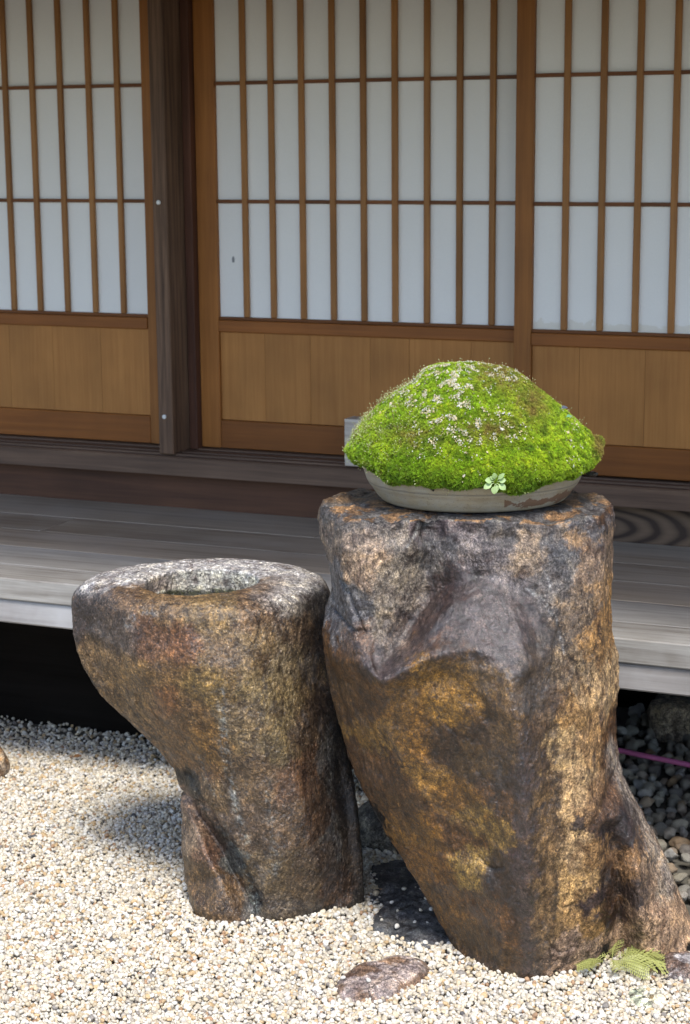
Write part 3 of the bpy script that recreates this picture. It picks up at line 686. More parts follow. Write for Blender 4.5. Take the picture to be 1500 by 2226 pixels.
def cap_t(ring):
    c = np.array([(ring[:, 0].min()+ring[:, 0].max())/2, 3.36, 0]); out = []
    for k in range(1, 90):
        q = k/89.0
        if q < 0.42:
            a = q/0.42*math.pi/2; sc = 1-0.065*(1-math.cos(a)); z = 0.822+0.030*math.sin(a)
        else:
            sc = 0.935*(1-(q-0.42)/0.58)+0.002; z = 0.852
        P = ring.copy(); P[:, :2] = c[:2]+(ring[:, :2]-c[:2])*sc; P[:, 2] = z
        out.append(P)
    return np.array(out)
def disp_t(Wd, G):
    a = 0.005*fbm(Wd, 9, 3)+0.0016*fbm(Wd, 28, 3, ridge=True)
    a = a+0.0011*np.tanh(14*(fbm(Wd*np.array([1.2, 1.2, 0.8]), 17, 4, off=41)-0.08))+0.0007*np.tanh(12*fbm(Wd*np.array([1, 1, 0.8]), 40, 3, off=61))
    st = Wd*np.array([1.3, 1.3, 0.7])
    rr = np.hypot((G[..., 0]-PU0)/0.19, (G[..., 1]-3.385)/0.165)
    a = a-0.012*np.clip((rr-1.0)/0.15, 0, 1)*np.clip((G[..., 2]-0.80)/0.03, 0, 1)*np.abs(fbm(Wd, 11, 3, off=90))*2
    a = np.where((rr < 1.02) & (G[..., 2] > 0.845), a*0.25, a)
    a = a+0.0011*fbm(st, 75, 3, ridge=True, off=5)+0.0010*fbm(Wd, 230, 2, off=2)
    return a
def pb_t(C, G, Wd, N, nF):
    front = np.zeros(G.shape[:2]); front[:, :nF] = 1
    up = np.clip(N[..., 2], 0, 1)
    f = np.clip((np.abs(G[..., 2]-0.85) < 0.02)*1.0, 0, 1)*np.clip((up-0.6)/0.3, 0, 1)
    n = fbm(Wd, 22, 4)[..., None]
    topc = np.where(n > 0.10, np.array([0.36, 0.22, 0.12, 0.3]), np.array([0.15, 0.145, 0.15, 0.5]))
    C = C*(1-f[..., None])+topc*f[..., None]
    bk = np.array([0.20, 0.14, 0.09, 0.2])
    b = (1-front)[..., None]*0.6
    return C*(1-b)+bk*b
WH = (0.42, 0.42, 0.42)
STREAKS['standing_stone'] = [
    ([(922, 1150), (918, 1180), (900, 1195), (882, 1210)], .0035, WH, .3, .55), ([(1183, 1238), (1196, 1262), (1200, 1285)], .003, WH, .3, .3), ([(1150, 1290), (1185, 1312), (1200, 1340), (1212, 1355), (1222, 1390), (1226, 1420)], .003, WH, .3, .35),
    ([(1128, 1560), (1132, 1650), (1136, 1760), (1134, 1850), (1142, 1950), (1146, 2050), (1150, 2130)], .012, (0.085, 0.055, 0.05), 1.0, .75),
    ([(1070, 1520), (1085, 1600), (1088, 1680), (1070, 1740)], .012, (0.06, 0.035, 0.022), .9, .5), ([(1325, 1880), (1338, 1950), (1350, 2060)], .014, (0.07, 0.04, 0.025), .6, .8),
    ([(1350, 1700), (1390, 1800), (1420, 1880), (1450, 1950)], .012, (0.09, 0.075, 0.075), .4, .6), ([(720, 1400), (780, 1430), (830, 1470), (900, 1425), (960, 1405)], .012, (0.10, 0.075, 0.075), .7, .5),
    ([(935, 1140), (930, 1200), (925, 1260)], .010, (0.12, 0.115, 0.11), .4, .5), ([(1290, 1130), (1325, 1180), (1318, 1250)], .010, (0.12, 0.11, 0.12), .4, .4),
    ([(1346, 1672), (1366, 1720), (1392, 1770), (1420, 1830), (1446, 1890), (1470, 1950), (1492, 2000)], .012, (0.42, 0.36, 0.31), .1, 1.3),
    ([(1196, 1440), (1198, 1560), (1205, 1700), (1215, 1800), (1210, 1900), (1205, 2000)], .006, (0.12, 0.08, 0.045), .5, .45)]
STREAKS['water_basin_stone'] = [
    ([(483, 1490), (487, 1560), (486, 1640), (498, 1700), (512, 1760), (535, 1830)], .009, (0.28, 0.30, 0.30), .5, .35), ([(432, 1660), (440, 1700), (470, 1740)], .005, (0.28, 0.30, 0.30), .4, .3),
    ([(485, 1820), (515, 1870), (545, 1930), (552, 1990)], .011, (0.20, 0.24, 0.235), .4, .5), ([(708, 1600), (714, 1690), (718, 1780), (735, 1900)], .007, (0.26, 0.26, 0.25), .4, .45),
    ([(270, 1370), (290, 1350), (330, 1335)], .010, (0.30, 0.31, 0.33), .4, .3), ([(580, 1700), (590, 1800), (600, 1900)], .012, (0.20, 0.20, 0.19), .5, .2),
    ([(690, 1400), (690, 1500), (670, 1620), (690, 1750), (700, 1900)], .013, (0.07, 0.04, 0.022), .6, .5), ([(400, 1740), (440, 1800), (480, 1850)], .010, (0.03, 0.028, 0.018), .3, .8),
    ([(170, 1320), (190, 1400), (230, 1420)], .02, (0.12, 0.10, 0.10), .5, .5)]
PU0 = on_v(1028, 1072, 3.385)[0]
stone_t, Gt, Dt = build_stone('standing_stone', M['rock_tall'], tl, tr, tc, tch, 0.822, vm_t, vb_t, -0.10, cap_t, ts, pb_t, nF=480, nB=60, nZ=470, disp=disp_t, crack=tcrack, blur=2.0, rollp=8, warp=0.03)
tag(stone_t, 'tall rust and slate coloured standing stone with wet hooded bulge, under the moss dish', 'stone')

# ---- basin stone
def vm_b(z): return np.interp(z, [-0.15, 0.0, 0.2, 0.35, 0.62], [3.50, 3.50, 3.52, 3.55, 3.56])
def vb_b(z): return np.interp(z, [-0.15, 0.0, 0.2, 0.35, 0.62], [3.66, 3.66, 3.69, 3.74, 3.795])
bl = [(157, 1335, 3.56), (160, 1370, 3.56), (170, 1415, 3.56), (190, 1460, 3.56), (218, 1505, 3.55), (258, 1550, 3.55), (300, 1590, 3.54), (342, 1633, 3.53), (375, 1675, 3.52), (400, 1722, 3.51), (404, 1735, 3.50), (388, 1741, 3.46), (387, 1760, 3.46), (390, 1800, 3.46),
      (388, 1860, 3.46), (396, 1930, 3.45), (405, 1980, 3.44), (416, 2025, 3.43), (420, 2100, 3.43)]
br = [(717, 1315, 3.56), (715, 1370, 3.56), (712, 1440, 3.56), (725, 1530, 3.56), (748, 1620, 3.55), (768, 1700, 3.55), (780, 1780, 3.54), (787, 1860, 3.53), (791, 1940, 3.52), (793, 2050, 3.52)]
bc = [(185, 1350, 3.50), (280, 1350, 3.41), (400, 1345, 3.36), (520, 1345, 3.355), (640, 1345, 3.395), (700, 1345, 3.48),
      (215, 1450, 3.50), (300, 1450, 3.405), (420, 1450, 3.345), (540, 1450, 3.338), (640, 1450, 3.385), (690, 1450, 3.47),
      (290, 1560, 3.49), (380, 1560, 3.405), (480, 1560, 3.352), (580, 1560, 3.345), (660, 1560, 3.40), (715, 1560, 3.49),
      (405, 1680, 3.47), (470, 1680, 3.40), (550, 1680, 3.36), (640, 1680, 3.375), (700, 1680, 3.435), (720, 1680, 3.475), (745, 1680, 3.50),
      (400, 1780, 3.435), (425, 1785, 3.435), (452, 1795, 3.465), (495, 1790, 3.40), (580, 1780, 3.365), (670, 1780, 3.38), (725, 1780, 3.445), (755, 1780, 3.49),
      (405, 1880, 3.415), (450, 1880, 3.398), (502, 1890, 3.440), (540, 1890, 3.39), (610, 1880, 3.37), (690, 1880, 3.395), (735, 1880, 3.455), (765, 1880, 3.48),
      (412, 1980, 3.40), (460, 1990, 3.375), (515, 1990, 3.39), (556, 1985, 3.418), (600, 1985, 3.385), (680, 1965, 3.41), (760, 1940, 3.475),
      (417, 2022, 3.40), (480, 2029, 3.385), (545, 2024, 3.392), (610, 2012, 3.40), (700, 1985, 3.435), (790, 1945, 3.50)]
bs = []
GB = (0.19, 0.20, 0.19)
for x, y, r, c, w in [
    (200, 1300, .05, (0.15, 0.105, 0.08), .4), (180, 1380, .035, DKP, .5), (250, 1290, .04, (0.20, 0.13, 0.08), .4), (350, 1310, .04, (0.24, 0.155, 0.08), .4), (450, 1320, .05, (0.24, 0.165, 0.08), .5), (560, 1320, .04, (0.22, 0.145, 0.09), .5), (650, 1300, .04, (0.24, 0.22, 0.20), .4), (700, 1340, .03, (0.11, 0.095, 0.085), .5),
    (250, 1400, .04, (0.16, 0.12, 0.10), .5), (220, 1450, .035, (0.22, 0.14, 0.07), .4), (330, 1400, .04, (0.20, 0.10, 0.055), .6), (390, 1400, .04, (0.24, 0.105, 0.045), .7), (370, 1450, .04, (0.23, 0.13, 0.05), .7), (300, 1480, .04, (0.26, 0.155, 0.06), .6), (440, 1460, .04, (0.26, 0.17, 0.06), .7),
    (480, 1400, .035, (0.24, 0.155, 0.08), .7), (560, 1400, .04, (0.26, 0.185, 0.10), .6), (620, 1440, .04, (0.25, 0.20, 0.13), .5), (600, 1500, .04, (0.25, 0.19, 0.10), .6), (640, 1400, .03, (0.20, 0.14, 0.09), .6), (690, 1420, .03, DKB, .6), (670, 1500, .03, (0.15, 0.105, 0.055), .6),
    (300, 1550, .035, (0.24, 0.15, 0.07), .5), (350, 1540, .035, (0.25, 0.115, 0.045), .6), (400, 1560, .035, (0.23, 0.13, 0.05), .6), (380, 1610, .035, (0.23, 0.13, 0.055), .5), (440, 1620, .035, (0.28, 0.155, 0.05), .6), (420, 1680, .03, (0.22, 0.12, 0.05), .5),
    (540, 1580, .04, (0.21, 0.15, 0.08), .7), (600, 1600, .04, (0.19, 0.145, 0.075), .6), (660, 1600, .03, (0.13, 0.085, 0.05), .6), (700, 1580, .025, DKB, .5), (710, 1680, .02, (.16, .15, .14), .4), (740, 1700, .03, (0.045, 0.035, 0.03), .4), (560, 1680, .04, (0.17, 0.11, 0.06), .7), (640, 1700, .035, (0.16, 0.085, 0.045), .7),
    (460, 1740, .025, (0.18, 0.12, 0.065), .5), (540, 1790, .035, (0.14, 0.09, 0.055), .7), (620, 1800, .035, (0.16, 0.10, 0.055), .8), (690, 1800, .025, (0.10, 0.05, 0.025), .7), (715, 1830, .015, (.13, .13, .12), .4), (750, 1830, .03, (0.06, 0.045, 0.038), .4),  # darkest right-hand samples also carry the tall stone's shade
    (415, 1745, .02, (0.035, 0.03, 0.02), .3), (420, 1800, .03, (0.24, 0.16, 0.115), .4), (410, 1860, .03, (0.28, 0.21, 0.15), .3), (440, 1870, .03, (0.17, 0.09, 0.055), .5), (470, 1850, .02, (0.10, 0.075, 0.06), .5), (500, 1880, .02, (0.12, 0.13, 0.125), .4), (430, 1950, .035, (0.17, 0.10, 0.045), .5), (490, 1970, .03, (0.17, 0.105, 0.055), .5),
    (550, 1970, .02, (0.09, 0.08, 0.07), .4), (600, 1900, .035, (0.15, 0.105, 0.055), .7), (600, 1980, .03, (0.15, 0.115, 0.08), .6), (660, 1920, .03, (0.13, 0.085, 0.045), .7), (720, 1900, .03, (0.095, 0.07, 0.055), .5), (725, 1950, .02, (0.10, 0.05, 0.025), .5), (770, 1900, .03, (0.08, 0.055, 0.04), .4)]:
    bs.append(S(x, y, 3.38, r*0.8, c, w))
HC = on_z(437, 1272, 0.655); HCu, HCv = HC@RH, HC@VH; HR = 0.103
def cap_b(ring):
    n = len(ring)
    ang = np.arctan2(ring[:, 1]-3.57, ring[:, 0]-(ring[:, 0].min()+ring[:, 0].max())/2)
    wob = 1+0.05*np.sin(2*ang+0.6)+0.03*np.sin(3*ang+2)
    hole = np.stack([HCu+HR*1.06*wob*np.cos(ang), HCv+HR*wob*np.sin(ang)], -1)
    out = []
    for k in range(1, 200):
        q = k/199.0
        P = ring.copy()
        if q < 0.62:                                     # shoulder and rim
            a = q/0.62
            f = a**1.25
            P[:, :2] = ring[:, :2]*(1-f)+hole*f
            h = (1-(1-np.clip(a*1.55, 0, 1))**2)**0.55
            lean = np.clip((ring[:, 1]-3.56)/0.22, -1, 1)
            P[:, 2] = ring[:, 2]+0.044*h+0.006*np.clip(a*1.5-0.5, 0, 1)*(1+lean)/2-0.004*max(0, a-0.8)/0.2
        else:                                            # wall of the bowl
            a = (q-0.62)/0.38
            base = 0.618+0.044-0.004
            s_ = (1-a**3.0*0.97) if a < 0.999 else 0.02
            P[:, 0] = HCu+(hole[:, 0]-HCu)*s_; P[:, 1] = HCv+(hole[:, 1]-HCv)*s_
            lean = np.clip((ring[:, 1]-3.56)/0.22, -1, 1)
            zt = ring[:, 2]+0.044+0.006*(1+lean)/2-0.004
            P[:, 2] = zt-0.115*(1-(1-a)**1.6)
        out.append(P)
    return np.array(out)
def disp_b(Wd, G):
    a = 0.006*fbm(Wd, 8, 3)+0.0016*fbm(Wd, 26, 3)+0.0006*np.tanh(12*fbm(Wd, 24, 4, off=41))
    a = a+0.0012*fbm(Wd, 100, 3, off=5, ridge=True)+0.0012*fbm(Wd, 240, 2, off=2)
    return a
def pb_b(C, G, Wd, N, nF):
    nr = G.shape[0]; i0 = nr-199
    q = np.zeros(nr); q[i0:] = np.arange(1, 200)/199.0
    rr = np.hypot(G[..., 0]-HCu, G[..., 1]-HCv)
    n = fbm(Wd, 30, 4)
    back = np.clip((G[..., 1]-(HCv-0.03)+0.06*n-0.20*np.clip(G[..., 0]-HCu-0.02, -0.1, 0.12))/0.05, 0, 1)      # wet glare painted pale on the rim behind the bowl
    right = np.clip((G[..., 0]-HCu-0.10+0.05*n)/0.05, 0, 1)
    topf = np.clip((q[:, None]-0.03)/0.12, 0, 1)*(q[:, None] < 0.64)
    f = topf*np.maximum(back, 0.55*right)
    pale = np.array([0.86, 0.86, 0.88, 0.8])
    C = C*(1-f[..., None])+pale*f[..., None]
    inn = np.clip((q[:, None]-0.615)/0.02, 0, 1)*np.ones_like(rr)
    ic = np.array([0.98, 0.97, 0.86, 0.5])
    low = np.clip((0.629-G[..., 2]+0.010*n)/0.008, 0, 1)
    icc = ic*(1-low[..., None])+np.array([0.045, 0.055, 0.012, 0.8])*low[..., None]
    left_red = np.clip((HCu-0.04-G[..., 0])/0.04, 0, 1)*(G[..., 2] > 0.63)
    icc = icc*(1-0.6*left_red[..., None])+np.array([0.30, 0.15, 0.12, .5])*0.6*left_red[..., None]
    C = C*(1-inn[..., None])+icc*inn[..., None]
    front = np.zeros(G.shape[:2]); front[:, :nF] = 1
    b = ((1-front)*(q[:, None] < 0.02))[..., None]*0.5
    return C*(1-b)+np.array([0.18, 0.13, 0.09, 0.3])*b
stone_b, Gb, Db = build_stone('water_basin_stone', M['rock_basin'], bl, br, bc, bch, 0.618, vm_b, vb_b, -0.10, cap_b, bs, pb_b, nF=420, nB=150, nZ=340, disp=disp_b,
    crack=[([(400, 1735), (430, 1775), (465, 1822), (505, 1880), (535, 1930), (556, 1990)], 0.007, 0.008), ([(283, 1548), (290, 1560), (284, 1572)], 0.003, 0.003)], blur=2.6, rollp=3.2, warp=0.02)
tag(stone_b, 'squat rust brown stone with a round water hollow cut in its top', 'stone basin')
# water in the hollow
t = NT('basin_water'); t.b.inputs['Transmission Weight'].default_value = 0.0
M['water'] = t.done((0.02, 0.025, 0.012), 0.03, None, 0.6)
ang = np.linspace(0, 2*math.pi, 48, endpoint=False)
Vw = [(0, 0, 0)]+[(0.098*math.cos(a), 0.098*math.sin(a), 0) for a in ang]
Fw = [(0, i+1, (i+1) % 48+1) for i in range(48)]
cw = uvz(HCu, HCv, 0.600)
wo = obj('water', mesh_np('water', Vw, Fw, True), M['water'], stone_b, Vector(cw)-stone_b.location)

# ------------------------------------------------------------------ small rocks
def blob(name, pts_px, z_h, thick, mat, label, cat, colf, seed=0, flat=0.6, group=None):
    """low half buried stone with an outline given on the ground, domed height z_h"""
    P = np.array([on_z(x, y, 0.0)[:2] for x, y in pts_px]); c = P.mean(0)
    d = P-c; a = np.arctan2(d[:, 1], d[:, 0]); r = np.hypot(d[:, 0], d[:, 1]); o_ = np.argsort(a); a, r = a[o_], r[o_]
    nA, nR = 120, 46
    A = np.linspace(-math.pi, math.pi, nA, endpoint=False)
    Rr = sum(w*np.interp(A+dd, np.concatenate([a-2*math.pi, a, a+2*math.pi]), np.tile(r, 3)) for dd, w in ((-.12, .25), (0, .5), (.12, .25)))
    V = []
    for k in range(nR):
        q = k/(nR-1)
        if q < 0.3: rad = 1.0+0.02*(1-q/0.3); z = -thick*(1-q/0.3)
        else:
            s_ = (q-0.3)/0.7; rad = 1-s_*0.995; z = z_h*(1-(1-min(1, s_*1.6))**2)**flat
        V.append(np.stack([c[0]+Rr*rad*np.cos(A), c[1]+Rr*rad*np.sin(A), np.full(nA, z)], -1))
    V = np.array(V); n = fbm(V+seed, 16, 4)*0.010+fbm(V+seed, 60, 3, ridge=True)*0.003
    V[..., 2] += n*np.clip(V[..., 2]/0.01+0.3, 0, 1.3)
    nn = fbm(V+seed*3, 22, 4)
    col = colf(V, nn)
    idx = np.arange(nR*nA).reshape(nR, nA); nx = np.roll(idx, -1, 1)
    F = np.stack([idx[:-1], nx[:-1], nx[1:], idx[1:]], -1).reshape(-1, 4)
    cc = np.ones((nR*nA, 4)); cc[:, :3] = col.reshape(-1, 4)[:, :3]
    o0 = np.array([c[0], c[1], 0])
    o = obj(name, mesh_np(name, V.reshape(-1, 3)-o0, F, True, {'col': ('FLOAT_COLOR', cc), 'wet': ('FLOAT', col.reshape(-1, 4)[:, 3])}), mat, None, o0)
    tag(o, label, cat, group); return o
def two(a, b, th=0.0, s=0.12):
    def f(V, n):
        w = np.clip((n-th)/s+0.5, 0, 1)[..., None]; return np.array(a)*(1-w)+np.array(b)*w
    return f
blob('half_buried_stone', [(728, 2148), (755, 2122), (800, 2104), (850, 2092), (900, 2090), (932, 2100), (925, 2128), (880, 2150), (850, 2170), (800, 2185), (745, 2180)], 0.022, 0.05, M['rock_small'],
     'low purplish brown stone half buried in gravel below the gap between the two big stones', 'stone', two((0.13, 0.085, 0.06, .5), (0.24, 0.20, 0.19, .6)), 1)
blob('half_buried_stone', [(1415, 2105), (1440, 2090), (1480, 2083), (1540, 2085), (1580, 2105), (1560, 2135), (1500, 2135), (1450, 2128)], 0.022, 0.05, M['rock_small'],
     'low dark stone at the foot of the standing stone near the fern', 'stone', two((0.10, 0.07, 0.06, .5), (0.25, 0.24, 0.25, .5)), 4)
blob('slate_slab', [(790, 1895), (820, 1878), (880, 1870), (930, 1900), (985, 1960), (1010, 2050), (960, 2068), (900, 2060), (850, 2040), (812, 2030), (835, 1980), (830, 1930)], 0.012, 0.04, M['rock_small'],
     'flat dark slate slab in the shaded gap between the two big stones', 'slab', two((0.05, 0.055, 0.062, .5), (0.085, 0.088, 0.095, .5)), 8, flat=0.3)
blob('half_buried_stone', [(1368, 2168), (1385, 2148), (1420, 2145), (1440, 2165), (1430, 2190), (1390, 2192)], 0.007, 0.03, M['rock_small'],
     'small flat greenish stone flush with the gravel near the bottom right corner', 'stone', two((0.36, 0.40, 0.30, .1), (0.50, 0.50, 0.42, .1)), 12, flat=0.4)
# boulder at the left edge and a foundation block under the veranda, as lumps
def lump(name, c, rad, mat, label, cat, colf, seed, boxy=0.0, sub=5):
    bm = bmesh.new(); bmesh.ops.create_icosphere(bm, subdivisions=sub, radius=1.0)
    V = np.array([v.co[:] for v in bm.verts]); F = [[v.index for v in f.verts] for f in bm.faces]; bm.free()
    if boxy: 
        V = V/np.maximum(1e-6, (np.abs(V)**(2+boxy*8)).sum(1))[:, None]**(1/(2+boxy*8))
    V = V*np.array(rad); W = V+np.array(c)
    V = V*(1+0.12*fbm(W+seed, 7/max(rad)*0.3, 3)[:, None]+0.05*fbm(W+seed, 30, 3, ridge=True)[:, None])
    col = colf(V[None]+0, fbm(V+seed, 25, 4)[None])[0]
    cc = np.ones((len(V), 4)); cc[:, :3] = col[:, :3]
    o = obj(name, mesh_np(name, V, F, True, {'col': ('FLOAT_COLOR', cc), 'wet': ('FLOAT', col[:, 3])}), mat, None, c)
    if label: tag(o, label, cat)
    return o
e0 = on_z(-62, 1690, 0.0)
lump('boulder', (e0[0], e0[1]+0.02, 0.02), (0.080, 0.075, 0.066), M['rock_small'], 'brown boulder peeking in at the left edge on the pale gravel', 'boulder', two((0.24, 0.155, 0.085, .2), (0.32, 0.26, 0.20, .2)), 3)
g0 = on_z(828, 1868, 0.0)
lump('back_stone', (g0[0], g0[1]+0.08, 0.03), (0.10, 0.06, 0.085), M['rock_small'], 'rough dark grey stone deep in the gap between the two big stones', 'stone', two((0.06, 0.055, 0.05, .2), (0.15, 0.145, 0.13, .2)), 9)
f0 = on_z(1480, 1620, 0.0)
lump('foundation_stone', (f0[0], f0[1]+0.10, 0.03), (0.10, 0.08, 0.062), M['rock_small'], 'squared grey foundation stone in the dark under the veranda', 'stone', two((0.17, 0.15, 0.12, .1), (0.24, 0.21, 0.17, .1)), 6, boxy=0.5)

# ------------------------------------------------------------------ instancing by geometry nodes (stuff only)
def scatter(name, pts, rot, scl, colr, protos, mat, kind='stuff', parent=None, idx=None):
    V = np.asarray(pts, np.float32)
    me = bpy.data.meshes.new(name); me.vertices.add(len(V)); me.vertices.foreach_set('co', V.ravel())
    def A(n, t, d, key):
        a = me.attributes.new(n, t, 'POINT'); a.data.foreach_set(key, np.asarray(d, np.float32).ravel())
    A('rot', 'FLOAT_VECTOR', rot, 'vector'); A('scl', 'FLOAT_VECTOR', scl, 'vector')
    c4 = np.ones((len(V), 4), np.float32); c4[:, :3] = colr; A('icol', 'FLOAT_COLOR', c4, 'color')
    if idx is None: idx = rng.integers(0, len(protos), len(V))
    a = me.attributes.new('pick', 'INT', 'POINT'); a.data.foreach_set('value', idx.astype(np.int32))
    o = obj(name, me, None, parent)
    pc = bpy.data.collections.new(name+'_kinds')
    for k, pm in enumerate(protos):
        po = bpy.data.objects.new('%s_kind_%02d' % (name, k), pm); pc.objects.link(po)
    ng = bpy.data.node_groups.new(name+'_scatter', 'GeometryNodeTree')
    ng.interface.new_socket('Geometry', in_out='INPUT', socket_type='NodeSocketGeometry')
    ng.interface.new_socket('Geometry', in_out='OUTPUT', socket_type='NodeSocketGeometry')
    N_, L_ = ng.nodes, ng.links
    gi, go = N_.new('NodeGroupInput'), N_.new('NodeGroupOutput')
    iop = N_.new('GeometryNodeInstanceOnPoints'); ci = N_.new('GeometryNodeCollectionInfo')
    ci.inputs['Collection'].default_value = pc; ci.inputs['Separate Children'].default_value = True; ci.inputs['Reset Children'].default_value = True
    m2p = N_.new('GeometryNodeMeshToPoints'); L_.new(gi.outputs[0], m2p.inputs[0])
    L_.new(m2p.outputs[0], iop.inputs['Points']); L_.new(ci.outputs[0], iop.inputs['Instance'])
    iop.inputs['Pick Instance'].default_value = True
    def NA(n, t):
        x = N_.new('GeometryNodeInputNamedAttribute'); x.data_type = t; x.inputs[0].default_value = n; return x.outputs[0]
    L_.new(NA('pick', 'INT'), iop.inputs['Instance Index'])
    e2r = N_.new('FunctionNodeEulerToRotation'); L_.new(NA('rot', 'FLOAT_VECTOR'), e2r.inputs[0]); L_.new(e2r.outputs[0], iop.inputs['Rotation'])
    L_.new(NA('scl', 'FLOAT_VECTOR'), iop.inputs['Scale'])
    L_.new(iop.outputs[0], go.inputs[0])
    md = o.modifiers.new('scatter', 'NODES'); md.node_group = ng
    for pm in protos:
        if not pm.materials: pm.materials.append(mat)
    if kind: o['kind'] = kind
    return o

def pebble_proto(seed, sub=2, ang=0.25):
    bm = bmesh.new(); bmesh.ops.create_icosphere(bm, subdivisions=sub, radius=0.5)
    V = np.array([v.co[:] for v in bm.verts]); F = [[v.index for v in f.verts] for f in bm.faces]; bm.free()
    r = np.random.default_rng(seed)
    # flatten with random planes -> faceted water-worn chips
    for _ in range(7):
        d = r.normal(size=3); d /= np.linalg.norm(d); h = r.uniform(0.30, 0.44); s_ = V@d; ex = np.clip(s_-h, 0, None); V = V-np.outer(ex*0.8, d)
    V = V*(1+ang*0.5*fbm(V+seed*3.3, 2.2, 2)[:, None])*np.array([r.uniform(0.9, 1.15), r.uniform(0.78, 1.0), r.uniform(0.6, 0.8)])
    me = mesh_np('pebble_shape', V, F, True); return me

t = NT('gravel_stone')
ai = t.new('ShaderNodeAttribute', attribute_name='icol'); ai.attribute_type = 'INSTANCER'
v = t.coord((1, 1, 1), rnd=False)
nn = t.noise(v, 3.0, 4, 0.7)
c = t.mix(1.0, ai.outputs[0], t.ramp(nn, [(0.3, 0.72), (0.7, 1.15)]), 'MULTIPLY')
M['gravel'] = t.done(c, 0.55, t.bump(nn, 0.12, 0.35), 0.4)

def gravel_colors(n):
    pal = np.array([(0.74, 0.70, 0.62), (0.66, 0.60, 0.50), (0.62, 0.53, 0.39), (0.70, 0.68, 0.66), (0.52, 0.48, 0.42), (0.56, 0.41, 0.24), (0.42, 0.27, 0.17), (0.28, 0.26, 0.25), (0.10, 0.10, 0.11), (0.80, 0.79, 0.76)])
    p = np.array([.25, .18, .12, .15, .10, .05, .02, .025, .005, .10]); p = p/p.sum()
    c = pal[rng.choice(len(pal), n, p=p)]*np.array([1.03, 0.99, 0.92]); return np.clip(c*rng.uniform(0.72, 1.0, (n, 1)), 0, 0.78)
def bed_edge(X):  # the cobble strip begins behind the standing stone on its right
    return X > -1.235+0.02*np.sin(X*9)
def in_stone(X, Y):
    u = X*RH[0]+Y*RH[1]; v = X*VH[0]+Y*VH[1]
    a = (u > Gt[60, :, 0].min()+0.03) & (u < Gt[60, :, 0].max()-0.03) & (v > Dt(u, np.full_like(u, 0.01))+0.03) & (v < 3.47)
    b = (u > Gb[60, :, 0].min()+0.03) & (u < Gb[60, :, 0].max()-0.03) & (v > Db(u, np.full_like(u, 0.01))+0.03) & (v < 3.62)
    return a | b
def ground_z(X, Y): return 0.006*np.sin(X*3.1+1.0)*np.sin(Y*2.3)+0.004*noise3(np.stack([X*4, Y*4, 0*X], -1))
def cobble_zone(X, Y):
    """strip of big cobbles: right of the standing stone and behind it"""
    v = X*VH[0]+Y*VH[1]; u = X*RH[0]+Y*RH[1]
    return (v > 3.385+0.02*np.sin(u*20)) & (X > -1.17+0.02*np.sin(Y*17))
